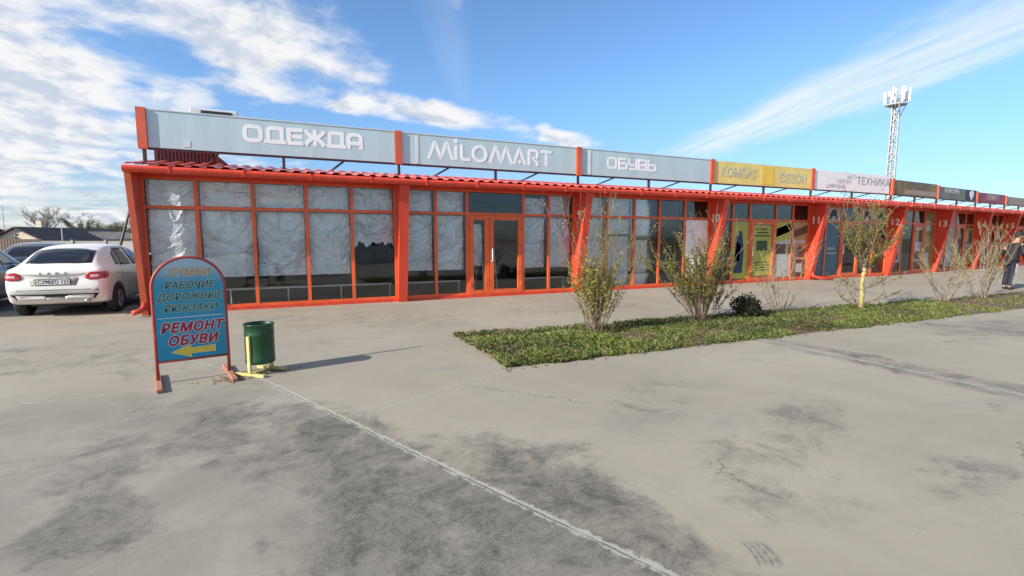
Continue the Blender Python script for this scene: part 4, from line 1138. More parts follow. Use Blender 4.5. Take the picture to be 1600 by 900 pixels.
# ------------------------------------------------------------------ cars
def make_car(label, paint_col, loc, rotz, badge=None, plate=None, detail=True, sedan=False, rough=0.28):
    car = thing('parked_car', label, 'car', loc, rotz, 'cars parked left of the building')
    pm = paint('car paint', paint_col, rough, var=0.03, scale=1.5, coat=0.7, dirt=tuple(x * 0.8 for x in paint_col), dirt_amt=0.25)
    lift = not sedan
    st = [  # x, ztop, belt, roof half, half width, zbottom
        (0.00, 0.88, 0.84, 0.60, 0.70, 0.42), (0.02, 0.985, 0.93, 0.66, 0.775, 0.37), (0.08, 1.03, 0.965, 0.68, 0.805, 0.33), (0.18, 1.06, 0.975, 0.665, 0.825, 0.28),
        (0.30, 1.12, 0.975, 0.645, 0.835, 0.25), (0.55, 1.30, 0.97, 0.605, 0.845, 0.23), (0.85, 1.43, 0.962, 0.575, 0.85, 0.22), (1.25, 1.485, 0.955, 0.565, 0.85, 0.21),
        (1.75, 1.50, 0.945, 0.565, 0.85, 0.21), (2.25, 1.475, 0.935, 0.57, 0.85, 0.21), (2.60, 1.39, 0.93, 0.60, 0.85, 0.21), (2.95, 1.20, 0.925, 0.65, 0.85, 0.21),
        (3.20, 1.02, 0.925, 0.70, 0.848, 0.22), (3.45, 0.97, 0.90, 0.70, 0.835, 0.22), (3.85, 0.90, 0.82, 0.64, 0.80, 0.24), (4.12, 0.80, 0.72, 0.56, 0.72, 0.28), (4.23, 0.66, 0.60, 0.45, 0.60, 0.34)]
    m_ = MB(); rings = []
    for x, zt, be, rw, w, zb in st:
        half = [(0.0, zt), (rw * 0.5, zt - 0.008), (rw * 0.86, zt - 0.028), (rw * 0.985, zt - 0.065 * min(1, (zt - be) * 6)), (w * 0.945, be + 0.012), (w * 0.985, be - 0.06), (w, be - 0.17), (w * 0.985, (be + zb) * 0.47), (w * 0.99, zb + 0.12), (w * 0.95, zb + 0.02), (w * 0.80, zb), (0.0, zb)]
        ring = [(x + (0.0 if x > 0.1 else 0.06 * (yy / 0.8) ** 2 + (0.03 if zz < 0.5 else 0.0) - (0.05 if 0.45 < zz < 0.72 else 0.0)), yy, zz) for yy, zz in half] 
        ring += [(px, -py, pz) for px, py, pz in ring[-2:0:-1]]
        rings.append(m_.pts(ring)); n = len(ring)
    for a, c_ in zip(rings, rings[1:]):
        for k in range(n):
            m_.f.append((a + k, a + (k + 1) % n, c_ + (k + 1) % n, c_ + k))
    for q, rev in ((0, True), (len(rings) - 1, False)):
        a = rings[q]
        for k in range(11):                                   # caps as strips between the two sides
            l0, l1 = k, k + 1
            r0_, r1_ = (n - k) % n, (n - k - 1) % n
            ids = [a + l0, a + l1, a + r1_, a + r0_]
            ids = [i for j, i in enumerate(ids) if i not in ids[:j]]
            if len(ids) >= 3: m_.f.append(tuple(ids))
    body = m_.build('body', pm, car, smooth=True)
    md = body.modifiers.new('Subdivision', 'SUBSURF'); md.levels = 2; md.render_levels = 2
    bpy.context.view_layer.update()
    me = bpy.data.meshes.new_from_object(body.evaluated_get(bpy.context.evaluated_depsgraph_get()))
    body.modifiers.clear(); old = body.data; body.data = me; bpy.data.meshes.remove(old); me.name = 'body'
    bm = bmesh.new(); bm.from_mesh(me); bvh = BVHTree.FromBMesh(bm); bm.free()
    def patch(name, outline, axis, side, mat, off=0.005, par=None, rings_n=5, sub=4):
        """outline in (a, z) projected along the axis onto the body"""
        pts_ = []
        for i in range(len(outline)):
            p, q = Vector(outline[i]), Vector(outline[(i + 1) % len(outline)])
            for k in range(sub): pts_.append(p.lerp(q, k / sub))
        cen = Vector((sum(p.x for p in pts_) / len(pts_), sum(p.y for p in pts_) / len(pts_)))
        mb = MB()
        def hit(p):
            if axis == 'y': o, d = Vector((p.x, 3 * side, p.y)), Vector((0, -side, 0))
            elif axis == 'x': o, d = Vector((-3 if side < 0 else 8, p.x, p.y)), Vector((-side, 0, 0))
            else: o, d = Vector((p.y, p.x, 4)), Vector((0, 0, -1))
            loc_, nor, idx, dist = bvh.ray_cast(o, d)
            if loc_ is None:
                loc_, nor, idx, dist = bvh.find_nearest(Vector((p.x, 0.85 * side, p.y)) if axis == 'y' else Vector((0, p.x, p.y)))
            if nor.dot(d) > 0: nor = -nor
            return loc_ + nor * off, loc_ - nor * 0.004
        prev = None
        for r in range(rings_n + 1):
            k = 1 - r / rings_n
            ids = []
            if r < rings_n:
                base_ = mb.pts([tuple(hit(cen + (p - cen) * k)[0]) for p in pts_])
                ids = [base_ + i for i in range(len(pts_))]
            else:
                ids = [mb.pts([tuple(hit(cen)[0])])]
            if prev:
                L = len(pts_)
                for i in range(L):
                    if len(ids) > 1: mb.f.append((prev[i], prev[(i + 1) % L], ids[(i + 1) % L], ids[i]))
                    else: mb.f.append((prev[i], prev[(i + 1) % L], ids[0]))
            else:
                sk = mb.pts([tuple(hit(p)[1]) for p in pts_]); L = len(pts_)
                for i in range(L): mb.f.append((sk + i, sk + (i + 1) % L, ids[(i + 1) % L], ids[i]))
            prev = ids
        return mb.build(name, mat, par or car, smooth=True)
    cg = M['carglass']
    rw_ = patch('rear_window', [(-0.54, 0.30), (-0.30, 0.255), (0.30, 0.255), (0.54, 0.30), (0.50, 0.74), (0.25, 0.80), (-0.25, 0.80), (-0.50, 0.74)], 'z', 1, cg, 0.006)
    for sd_ in (-1, 1):
        patch('side_window', [(0.88, 1.04), (1.08, 1.02), (1.28, 1.37), (1.05, 1.27)], 'y', sd_, cg)
        patch('side_window', [(1.12, 1.015), (1.83, 1.00), (1.83, 1.42), (1.55, 1.425), (1.33, 1.40)], 'y', sd_, cg)
        patch('side_window', [(1.90, 1.00), (2.85, 0.99), (2.80, 1.05), (2.42, 1.34), (2.2, 1.40), (1.90, 1.42)], 'y', sd_, cg)
        tl = patch('tail_lamp', [(sd_ * 0.50, 0.80), (sd_ * 0.53, 0.885), (sd_ * 0.60, 0.925), (sd_ * 0.745, 0.92), (sd_ * 0.80, 0.90), (sd_ * 0.80, 0.80), (sd_ * 0.72, 0.765), (sd_ * 0.56, 0.765)], 'x', -1, M['lampred'], 0.014)
        patch('reflector', [(sd_ * 0.60, 0.815), (sd_ * 0.60, 0.865), (sd_ * 0.73, 0.87), (sd_ * 0.74, 0.82)], 'x', -1, M['lampwhite'], 0.018, tl)
        patch('tail_lamp', [(0.06, 0.80), (0.06, 0.915), (0.22, 0.93), (0.30, 0.90), (0.22, 0.80), (0.12, 0.78)], 'y', sd_, M['lampred'], 0.010)
        for wx in (0.72, 3.35):
            patch('wheel_arch', arc(wx, 0.30, 0.355, 0.375, -38, 218, 22), 'y', sd_, M['black'], 0.004, rings_n=4, sub=1)
            w = MB(); y0 = sd_ * 0.665
            w.lathe([(0.20, 0.0), (0.275, 0.0), (0.298, 0.02), (0.303, 0.06), (0.303, 0.13), (0.298, 0.165), (0.275, 0.185), (0.20, 0.185)], 28, 'y')
            for i in range(len(w.v)):
                w.v[i] = (w.v[i][0] + wx, sd_ * (w.v[i][1] + 0.68), w.v[i][2] + 0.303)
            wo_ = w.build('wheel', M['rubber'], car, smooth=True)
            rm = MB()
            rm.lathe([(0.205, 0.15), (0.195, 0.178), (0.18, 0.165), (0.17, 0.12), (0.0, 0.12)], 24, 'y')
            rm.lathe([(0.0, 0.172), (0.045, 0.17), (0.05, 0.12)], 12, 'y')
            for k in range(10):
                a = 2 * PI * k / 10
                rm.bar((0.04 * math.cos(a), 0.158, 0.04 * math.sin(a)), (0.19 * math.cos(a), 0.168, 0.19 * math.sin(a)), 0.022, 0.03)
            for i in range(len(rm.v)):
                rm.v[i] = (rm.v[i][0] + wx, sd_ * (rm.v[i][1] + 0.68), rm.v[i][2] + 0.303)
            rm.build('rim', M['silver'], wo_)
        for hx in (1.12, 2.08):
            m2 = MB(); m2.tube([(hx, sd_ * 0.858, 0.845), (hx + 0.06, sd_ * 0.882, 0.848), (hx + 0.15, sd_ * 0.882, 0.846), (hx + 0.19, sd_ * 0.858, 0.842)], 0.014, 6)
            m2.build('door_handle', pm, car, smooth=True)
        for sx in ([(1.86, 0.30), (1.872, 0.30), (1.872, 0.99), (1.86, 0.99)], [(2.92, 0.34), (2.932, 0.34), (2.90, 0.97), (2.888, 0.97)], [(0.98, 0.62), (1.10, 0.34), (1.112, 0.34), (0.992, 0.62)], [(0.98, 0.62), (0.992, 0.62), (1.06, 1.0), (1.048, 1.0)]):
            patch('door_seam', sx, 'y', sd_, M['black'], 0.0025, rings_n=1, sub=8)
        mr = MB(); mr.lathe([(0.0, -0.09), (0.05, -0.08), (0.07, 0.0), (0.05, 0.08), (0.0, 0.09)], 10, 'y')
        for i in range(len(mr.v)): mr.v[i] = (mr.v[i][0] * 0.8 + 2.72, sd_ * 0.93 + mr.v[i][1], mr.v[i][2] + 1.02)
        mr.build('mirror', pm, car, smooth=True)
    if detail:
        patch('number_plate_recess', [(-0.36, 0.655), (-0.40, 0.80), (0.40, 0.80), (0.36, 0.655)], 'x', -1, M['recess'], 0.003)
        patch('trunk_seam', [(-0.60, 0.565), (-0.60, 0.575), (0.60, 0.575), (0.60, 0.565)], 'x', -1, M['black'], 0.003, rings_n=1, sub=10)
        patch('bumper_trim', [(-0.62, 0.37), (-0.72, 0.49), (-0.60, 0.485), (0.60, 0.485), (0.72, 0.49), (0.62, 0.37)], 'x', -1, M['black'], 0.006, sub=5)
        for q in (-1, 1):
            patch('bumper_insert', [(q * 0.60, 0.375), (q * 0.63, 0.462), (q * 0.22, 0.455), (q * 0.15, 0.42), (q * 0.15, 0.375)], 'x', -1, M['silverpaint'], 0.012, sub=4)
        patch('bumper_insert', [(-0.145, 0.375), (-0.145, 0.405), (0.145, 0.405), (0.145, 0.375)], 'x', -1, M['silverpaint'], 0.012, sub=4)
        patch('bumper_corner', [(-0.70, 0.60), (-0.73, 0.53), (-0.60, 0.525)], 'x', -1, M['recess'], 0.004)
        ex = MB(); ex.tube([(-0.04, -0.52, 0.335), (0.2, -0.52, 0.335)], 0.028, 10); ex.build('exhaust', M['silver'], car, smooth=True)
        ax = MB(); ax.box(0.5, 0.9, -0.6, 0.6, 0.19, 0.29); ax.build('axle', M['black'], car)
        hy, _, _, _ = bvh.ray_cast(Vector((-3, 0, 0.73)), Vector((1, 0, 0)))
        pl0 = hy.x - 0.026
        m2 = MB(); m2.box(pl0, pl0 + 0.016, -0.275, 0.275, 0.672, 0.79); bp = m2.build('number_plate', M['black'], car)
        m2 = MB(); m2.box(pl0 - 0.003, pl0 - 0.0005, -0.262, 0.262, 0.683, 0.779); m2.build('plate_face', M['white'], bp)
        if plate:
            text_mesh('plate_text', plate, 0.100, M['black'], bp, face_matrix((pl0 - 0.005, 0.0, 0.731), (0, -1, 0)), extrude=0.0008, offset=0.002, sx=0.92)
        if badge:
            for i, ch in enumerate(badge):
                yy = 0.20 - i * 0.133
                h2, _, _, _ = bvh.ray_cast(Vector((-3, yy, 0.905)), Vector((1, 0, 0)))
                text_mesh('badge', ch, 0.058, M['silverdark'], car, face_matrix((h2.x - 0.006, yy, 0.905), (0, -1, 0), (0.2, 0, 0.98)), extrude=0.004, offset=0.001, sx=1.3)
    return car
def carglass():
    m, nb, bs = new_mat('dark car glass')
    nb.put(bs.inputs['Base Color'], (0.012, 0.014, 0.018))
    bs.inputs['Roughness'].default_value = 0.06
    bs.inputs['Specular IOR Level'].default_value = 0.6
    return m
M['carglass'] = carglass()
M['lampred'] = paint('red lamp plastic', (0.36, 0.012, 0.018), 0.12, var=0.1, coat=0.8)
M['lampwhite'] = paint('pale pink lamp lens', (0.70, 0.42, 0.42), 0.12, var=0.1, coat=0.8)
M['recess'] = paint('grey recess shade', (0.30, 0.30, 0.28), 0.5, var=0.1)  # flat patches: this grey stands for the shade of the hollows
M['silverpaint'] = paint('silver bumper insert', (0.60, 0.60, 0.58), 0.4, var=0.05)
M['silverdark'] = paint('dull chrome letters', (0.22, 0.22, 0.22), 0.3, metal=0.6, var=0.1)
make_car('white hatchback with red tail lamps parked beside the left end of the building', (0.78, 0.775, 0.735), (-4.40, 12.74, 0.004), R(87), badge='LADA', plate='С398ХО 123')
make_car('black car at the left edge of the photo, beside the white hatchback', (0.012, 0.013, 0.016), (-6.75, 13.1, 0.004), R(93), detail=False)
make_car('dark blue car farther back, partly hidden between the black car and the white hatchback', (0.014, 0.018, 0.035), (-7.0, 18.6, 0.004), R(96), detail=False)

# ------------------------------------------------------------------ plants
M['twig'] = paint('grey brown twigs', (0.17, 0.125, 0.085), 0.8, var=0.3, scale=20)
M['twigpale'] = paint('pale grey twigs', (0.30, 0.245, 0.18), 0.8, var=0.3, scale=20)
M['lime_bark'] = paint('yellowed painted trunk', (0.36, 0.30, 0.12), 0.85, var=0.35, scale=14, dirt=(0.20, 0.16, 0.10), dirt_amt=0.6)
M['leaf_yel'] = leafy('fresh yellow green leaves', (0.20, 0.21, 0.025), (0.40, 0.35, 0.04), (0.12, 0.13, 0.025))
M['leaf_olive'] = leafy('olive leaves', (0.12, 0.14, 0.022), (0.28, 0.28, 0.045), (0.20, 0.15, 0.05))
M['leaf_dark'] = leafy('dark evergreen leaves', (0.012, 0.022, 0.009), (0.035, 0.045, 0.016), (0.05, 0.035, 0.015), trans=0.15)
M['bud'] = leafy('brownish buds', (0.20, 0.16, 0.08), (0.28, 0.22, 0.09), (0.14, 0.08, 0.05))

def leaf_quad(mb, p, d, size, rr):
    d = Vector(d); u = d.orthogonal().normalized()
    a = rr.uniform(0, 2 * PI); w = d.cross(u)
    u = (u * math.cos(a) + w * math.sin(a)) * size * 0.42
    q = Vector(p); e = q + d * size
    mid = q + d * size * 0.5 + Vector((0, 0, size * 0.08))
    n = mb.pts([tuple(q), tuple(mid + u), tuple(e), tuple(mid - u)])
    mb.f.append((n, n + 1, n + 2, n + 3))

def shrub(name, label, cat, loc, h, stems, spread, seed, leafmat, twigmat, leaf_n, leaf_size, dense_to=0.55, group=None, twig_r=0.008, top_bud=True, side=7, arch=0.25, base_r=0.12, low_n=0):
    rr = random.Random(seed)
    root = thing(name, label, cat, loc, 0, group)
    tw, lf, bd = MB(), MB(), MB()
    segs = []
    for i in range(stems):
        a = 2 * PI * (i + rr.random()) / stems
        out = rr.uniform(0.15, 1.0)
        L = h * rr.uniform(0.62, 1.06) * (1 - 0.22 * out)
        p = Vector((base_r * out * math.cos(a), base_r * out * math.sin(a), -0.02))
        d = Vector((math.cos(a) * spread * out, math.sin(a) * spread * out, 1)).normalized()
        path = [p.copy()]; N = 9
        for k in range(N):
            d = (d + Vector((rr.uniform(-0.13, 0.13), rr.uniform(-0.13, 0.13), 0.03 - arch * 0.06 * out))).normalized()
            p = p + d * L / N
            path.append(p.copy())
        tw.tube([tuple(q) for q in path], [twig_r * (1 - 0.78 * k / N) for k in range(N + 1)], 5, cap=False)
        for k in range(2, N): segs.append((path[k], path[k + 1] if k + 1 <= N else path[k], k / N))
        for q in range(rr.randint(side - 2, side + 2)):
            k = rr.uniform(1.6, N - 0.6); k0 = int(k); s0 = path[k0].lerp(path[min(N, k0 + 1)], k - k0)
            a2 = rr.uniform(0, 2 * PI)
            d2 = (d * 0.9 + Vector((math.cos(a2), math.sin(a2), rr.uniform(0.0, 0.7))) * rr.uniform(0.4, 0.9)).normalized()
            l2 = h * rr.uniform(0.08, 0.26) * (1 - 0.35 * k / N)
            pt = [s0]; pp = s0.copy()
            for _ in range(4):
                d2 = (d2 + Vector((rr.uniform(-0.2, 0.2), rr.uniform(-0.2, 0.2), 0.09))).normalized()
                pp = pp + d2 * l2 / 4; pt.append(pp.copy())
            tw.tube([tuple(x) for x in pt], [twig_r * 0.42 * (1 - 0.6 * j / 4) for j in range(5)], 4, cap=False)
            for j in range(4): segs.append((pt[j], pt[j + 1], (pt[j].z / h)))
            if top_bud:
                for j in range(4):
                    leaf_quad(lf, pt[j].lerp(pt[j + 1], rr.random()), (rr.uniform(-1, 1), rr.uniform(-1, 1), rr.uniform(0.2, 1)), leaf_size * rr.uniform(0.4, 0.7), rr)
    got = 0
    while got < leaf_n:
        s = rr.choice(segs)
        z = s[0].z / h
        dens = 1.0 if z < dense_to else max(0.07, 1 - (z - dense_to) / 0.25)
        if rr.random() > dens: continue
        got += 1
        p = s[0].lerp(s[1], rr.random()) + Vector((rr.gauss(0, 0.012), rr.gauss(0, 0.012), rr.gauss(0, 0.012)))
        leaf_quad(lf, p, Vector((rr.uniform(-1, 1), rr.uniform(-1, 1), rr.uniform(-0.2, 1))).normalized(), leaf_size * rr.uniform(0.6, 1.3), rr)
    tw.build('twigs', twigmat, root, fix=False)
    if lf.v: lf.build('leaves', leafmat, root, fix=False)
    return root

GS = 'shrubs in the planting bed'
shrub('shrub', 'thin upright leafing shrub, leftmost in the planting bed, yellowish at its foot', 'shrub', (4.55, 6.70, 0.03), 2.75, 34, 0.40, 21, M['leaf_yel'], M['twig'], 3600, 0.034, 0.24, GS, side=6)
shrub('shrub', 'broad dense olive green shrub below the fin numbered ten, second from the left', 'shrub', (7.05, 6.85, 0.03), 2.35, 40, 0.60, 22, M['leaf_olive'], M['twig'], 7600, 0.036, 0.42, GS, side=8, arch=0.5)
shrub('shrub', 'sparse pale shrub with few bare branches, just right of the dark evergreen bush', 'shrub', (9.50, 7.0, 0.03), 2.2, 11, 0.75, 23, M['leaf_olive'], M['twigpale'], 420, 0.032, 0.5, GS, side=10, arch=0.2, twig_r=0.009)
shrub('shrub', 'sparse pale shrub next to the right of the small yellow trunked tree', 'shrub', (15.05, 6.62, 0.03), 1.95, 12, 0.75, 24, M['leaf_olive'], M['twigpale'], 700, 0.034, 0.7, GS, side=11, twig_r=0.008)
shrub('shrub', 'pale bare shrub farthest right in the bed, beside the person', 'shrub', (16.8, 6.58, 0.03), 2.5, 17, 0.6, 26, M['leaf_olive'], M['twigpale'], 1100, 0.036, 0.9, GS, side=11, twig_r=0.009)

def bush(label, loc, w, h, seed, n=2600):
    rr = random.Random(seed)
    root = thing('evergreen_bush', label, 'bush', loc)
    lf, st = MB(), MB()
    blobs = [(rr.uniform(-w * 0.32, w * 0.32), rr.uniform(-w * 0.2, w * 0.2), rr.uniform(h * 0.25, h * 0.72), rr.uniform(0.12, 0.2)) for _ in range(10)]
    for bx0, by0, bz0, br in blobs:
        st.tube([(bx0 * 0.2, by0 * 0.2, -0.02), (bx0 * 0.6, by0 * 0.6, bz0 * 0.5), (bx0, by0, bz0)], [0.012, 0.009, 0.004], 5, cap=False)
    for i in range(n):
        bx0, by0, bz0, br = rr.choice(blobs)
        v = Vector((rr.gauss(0, 1), rr.gauss(0, 1), rr.gauss(0, 1))).normalized() * br * rr.uniform(0.5, 1.1)
        p = Vector((bx0, by0, bz0)) + v
        if p.z < 0.01: continue
        leaf_quad(lf, p, (v.normalized() + Vector((0, 0, 0.5))).normalized(), rr.uniform(0.02, 0.05), rr)
    st.build('twigs', M['twig'], root, fix=False)
    lf.build('leaves', M['leaf_dark'], root, fix=False)
    return root
bush('low dark evergreen bush between the dense olive shrub and the sparse pale one', (8.22, 6.78, 0.03), 0.85, 0.52, 31)

def small_tree(label, loc, h, seed):
    rr = random.Random(seed)
    root = thing('small_tree', label, 'tree', loc, 0)
    tk, lf = MB(), MB()
    tk.tube([(0, 0, -0.03), (0.01, 0.01, 0.3), (0.0, 0.02, 0.62), (0.02, 0.0, 0.95)], [0.055, 0.046, 0.04, 0.036], 10)
    br_ = MB(); segs = []
    def grow(p, d, L, r, lev):
        pt = [p.copy()]; N = 5
        for k in range(N):
            d = (d + Vector((rr.uniform(-0.16, 0.16), rr.uniform(-0.16, 0.16), 0.05))).normalized()
            p = p + d * L / N; pt.append(p.copy())
        br_.tube([tuple(x) for x in pt], [r * (1 - 0.65 * k / N) for k in range(N + 1)], 5, cap=False)
        for k in range(N): segs.append((pt[k], pt[k + 1], lev))
        if lev < 2:
            for q in range(rr.randint(5, 7)):
                k = rr.randint(1, N); a = rr.uniform(0, 2 * PI)
                dd2 = (d * 0.8 + Vector((math.cos(a), math.sin(a), rr.uniform(0.1, 0.9))) * 0.75).normalized()
                grow(pt[k], dd2, L * rr.uniform(0.36, 0.6), r * 0.45, lev + 1)
    for i in range(11):
        a = 2 * PI * i / 11 + rr.uniform(-0.3, 0.3)
        grow(Vector((0.01, 0.01, rr.uniform(0.72, 0.96))), Vector((math.cos(a) * rr.uniform(0.15, 0.75), math.sin(a) * rr.uniform(0.15, 0.75), 1)).normalized(), (h - 0.9) * rr.uniform(0.5, 0.95), 0.013, 0)
    for i in range(7):                                      # low suckers
        a = rr.uniform(0, 2 * PI)
        grow(Vector((0, 0, rr.uniform(0.05, 0.5))), Vector((math.cos(a), math.sin(a), 0.25)).normalized(), rr.uniform(0.35, 0.7), 0.009, 1)
    for i in range(4600):
        s = rr.choice(segs)
        zz = s[0].z / h
        if rr.random() > (1.0 if zz < 0.6 else max(0.15, 1.7 - zz * 1.25)): continue
        p = s[0].lerp(s[1], rr.random())
        leaf_quad(lf, p, Vector((rr.uniform(-1, 1), rr.uniform(-1, 1), rr.uniform(-0.2, 1))).normalized(), rr.uniform(0.018, 0.05), rr)
    t_o = tk.build('trunk', M['lime_bark'], root, smooth=True)
    br_.build('branches', M['twig'], root, fix=False)
    lf.build('crown', M['leaf_olive'], root, fix=False)
    return root
small_tree('slim young tree with a yellowed trunk in the planting bed, taller than the shrubs', (11.33, 6.46, 0.03), 2.3, 41)

# grass and weeds of the planting bed
M['grass'] = leafy('weedy grass', (0.085, 0.135, 0.020), (0.20, 0.25, 0.05), (0.28, 0.25, 0.10), trans=0.35)
M['weed'] = leafy('broad weed leaves', (0.045, 0.085, 0.016), (0.11, 0.16, 0.035), (0.16, 0.11, 0.06), trans=0.3)
M['straw'] = leafy('dry straw', (0.36, 0.31, 0.17), (0.26, 0.20, 0.10), None, trans=0.2)
gr, wd, sw_ = MB(), MB(), MB()
rr = random.Random(77)
def bed_pt():
    while True:
        x = 2.4 + (rr.random() ** 1.5) * 22
        t = rr.random()
        y = bed_front(x) * (1 - t) + bed_back(x) * t + 0.09 * mnoise.noise((x * 3.0, t * 9, 1.0)) + 0.04 * mnoise.noise((x * 11.0, t * 9, 4.0))
        x += 0.10 * mnoise.noise((y * 4.0, 0.0, 3.0))
        z = 0.006 + 0.05 * math.sin(PI * t)
        return x, y, z, t
n_gr = 0
while n_gr < 46000:
    x, y, z, t = bed_pt()
    cl = mnoise.noise((x * 1.3, y * 1.3, 2.0))
    brown = max(0.0, min(1.0, (x - 12.0) / 3.0)) * 0.86
    if rr.random() < brown + (0.75 if cl < -0.16 else 0): 
        n_gr += 0.35; continue
    n_gr += 1
    hgt = rr.uniform(0.02, 0.065) * (1.0 + cl * 1.3) * (1.1 if x < 5 else 0.85)
    a = rr.uniform(0, 2 * PI); ln = rr.uniform(0.3, 1.3) * hgt
    w = rr.uniform(0.003, 0.0065) * (1 + x * 0.07)
    dx_, dy_ = math.cos(a), math.sin(a)
    n = gr.pts([(x - dy_ * w, y + dx_ * w, z - 0.01), (x + dy_ * w, y - dx_ * w, z - 0.01), (x + dx_ * ln * 0.35 + dy_ * w * 0.7, y + dy_ * ln * 0.35 - dx_ * w * 0.7, z + hgt * 0.7), (x + dx_ * ln, y + dy_ * ln, z + hgt)])
    gr.f += [(n, n + 1, n + 2), (n, n + 2, n + 3)]
for i in range(12500):
    x, y, z, t = bed_pt()
    if rr.random() < max(0.0, min(1.0, (x - 10.0) / 3.0)): continue
    cl = mnoise.noise((x * 1.1 + 9, y * 1.1, 5.0))
    if cl < -0.12 and rr.random() < 0.8: continue
    for q in range(rr.randint(3, 6)):
        a = rr.uniform(0, 2 * PI)
        leaf_quad(wd, (x, y, z + rr.uniform(0.0, 0.055)), Vector((math.cos(a), math.sin(a), rr.uniform(0.1, 1.1))).normalized(), rr.uniform(0.014, 0.040) * (1 + 0.5 * cl), rr)
for i in range(700):
    x, y, z, t = bed_pt()
    if x > 8 and rr.random() < 0.6: continue
    a = rr.uniform(0, 2 * PI); L = rr.uniform(0.08, 0.30)
    p0 = Vector((x, y, z)); p1 = p0 + Vector((math.cos(a) * L * 0.5, math.sin(a) * L * 0.5, rr.uniform(0.04, 0.13))); p2 = p0 + Vector((math.cos(a) * L, math.sin(a) * L, rr.uniform(0.02, 0.12)))
    sw_.tube([tuple(p0), tuple(p1), tuple(p2)], 0.0022, 3, cap=False)
tag(gr.build('grass', M['grass'], fix=False), kind='stuff')
tag(wd.build('weeds', M['weed'], fix=False), kind='stuff')
tag(sw_.build('dry_straw', M['straw'], fix=False), kind='stuff')

M['deadleaf'] = leafy('dead leaves', (0.16, 0.09, 0.04), (0.28, 0.18, 0.08), None, trans=0.2)
dl = MB()
for i in range(900):
    rx_ = 2.3 + random.Random(i).random() ** 1.6 * 16
    r_i = random.Random(i * 7 + 1); t = r_i.uniform(-0.08, 1.05)
    y_ = bed_front(rx_) * (1 - t) + bed_back(rx_) * t
    leaf_quad(dl, (rx_, y_, 0.012 + (0.05 * math.sin(PI * t) + r_i.uniform(0, 0.03) if 0 < t < 1 else 0)), Vector((r_i.uniform(-1, 1), r_i.uniform(-1, 1), 0.12)).normalized(), r_i.uniform(0.02, 0.045), r_i)
tag(dl.build('fallen_leaves', M['deadleaf'], fix=False), kind='stuff')
# ------------------------------------------------------------------ antenna mast
M['mast'] = paint('pale galvanised steel', (0.36, 0.38, 0.40), 0.45, var=0.08)
M['mastwhite'] = paint('white antenna housing', (0.80, 0.81, 0.82), 0.4, var=0.03)
ms = thing('antenna_mast', 'tall pale antenna mast with a railed top platform behind the white sign board', 'antenna mast', (60.35, 32.4, 0), R(25))
HM = 15.9
m_ = MB()
def legp(k, z):
    r = 0.58 - 0.010 * z
    return (r * math.cos(PI / 4 + k * PI / 2), r * math.sin(PI / 4 + k * PI / 2), z)
for k in range(4): m_.tube([legp(k, 0), legp(k, 9), legp(k, HM)], 0.075, 6)
m_.tube([(0.05, 0.1, 0), (0.05, 0.1, HM)], 0.13, 6)
z = 0.4; q = 0
while z < HM - 0.6:
    for k in range(4):
        m_.bar(legp(k, z), legp((k + 1) % 4, z + (1.05 if q % 2 else 0.0)), 0.05); m_.bar(legp(k, z + 1.05), legp((k + 1) % 4, z), 0.05)
    z += 1.05; q += 1
m_.build('lattice_shaft', M['mast'], ms)
ld = MB()
for sx in (-0.2, 0.2):
    ld.bar((0.85, sx, 2.5), (0.75, sx, HM - 0.3), 0.05)
for i in range(44):
    zz = 2.7 + i * 0.335; ld.box(0.74, 0.86, -0.2, 0.2, zz, zz + 0.04)
for i in range(10):
    zz = 3.5 + i * 1.45
    ld.tube([(0.8 + 0.75 * math.sin(a_), 0.4 * math.cos(a_), zz) for a_ in [k * PI / 8 for k in range(9)]], 0.03, 4)
ld.build('ladder', M['mast'], ms)
m_ = MB(); m_.lathe([(0.3, HM), (0.98, HM), (0.98, HM + 0.10), (0.3, HM + 0.10)], 12); m_.build('platform', M['mast'], ms)
m_ = MB()
for k in range(12):
    a = 2 * PI * k / 12; m_.bar((0.95 * math.cos(a), 0.95 * math.sin(a), HM + 0.1), (0.95 * math.cos(a), 0.95 * math.sin(a), HM + 1.25), 0.05)
for zz in (0.55, 0.9, 1.25):
    m_.tube([(0.95 * math.cos(2 * PI * k / 24), 0.95 * math.sin(2 * PI * k / 24), HM + zz) for k in range(25)], 0.035, 5)
for k in range(4):
    a = 2 * PI * k / 4 + 0.4; m_.bar((0.36 * math.cos(a), 0.36 * math.sin(a), HM - 1.3), (0.9 * math.cos(a), 0.9 * math.sin(a), HM - 0.02), 0.07)
m_.build('railing', M['mast'], ms)
rr = random.Random(6)
for k in range(7):
    a = 2 * PI * k / 7 + 0.2
    m_ = MB(); cx, cy = 1.10 * math.cos(a), 1.10 * math.sin(a); z0 = HM + rr.uniform(0.1, 0.7)
    m_.box(cx - 0.09, cx + 0.09, cy - 0.09, cy + 0.09, z0, z0 + rr.uniform(1.0, 1.5)); bevel(m_.build('panel_antenna', M['mastwhite'], ms), 0.05)
for k in range(3):
    a = 2.1 * k + 1.0
    m_ = MB(); m_.lathe([(0.0, -0.12), (0.26, -0.08), (0.36, 0.0), (0.36, 0.22), (0.0, 0.24)], 16, 'y', (0.6 * math.cos(a), 0.6 * math.sin(a), HM + 1.3)); m_.build('dish', M['mastwhite'], ms, smooth=True)
for k in range(3):
    m_ = MB(); a = 2.2 * k; m_.bar((0.5 * math.cos(a), 0.5 * math.sin(a), HM + 0.1), (0.5 * math.cos(a), 0.5 * math.sin(a), HM + 0.9 + 0.5 * k), 0.4 if k == 0 else 0.12); m_.build('equipment', M['mastwhite'], ms)

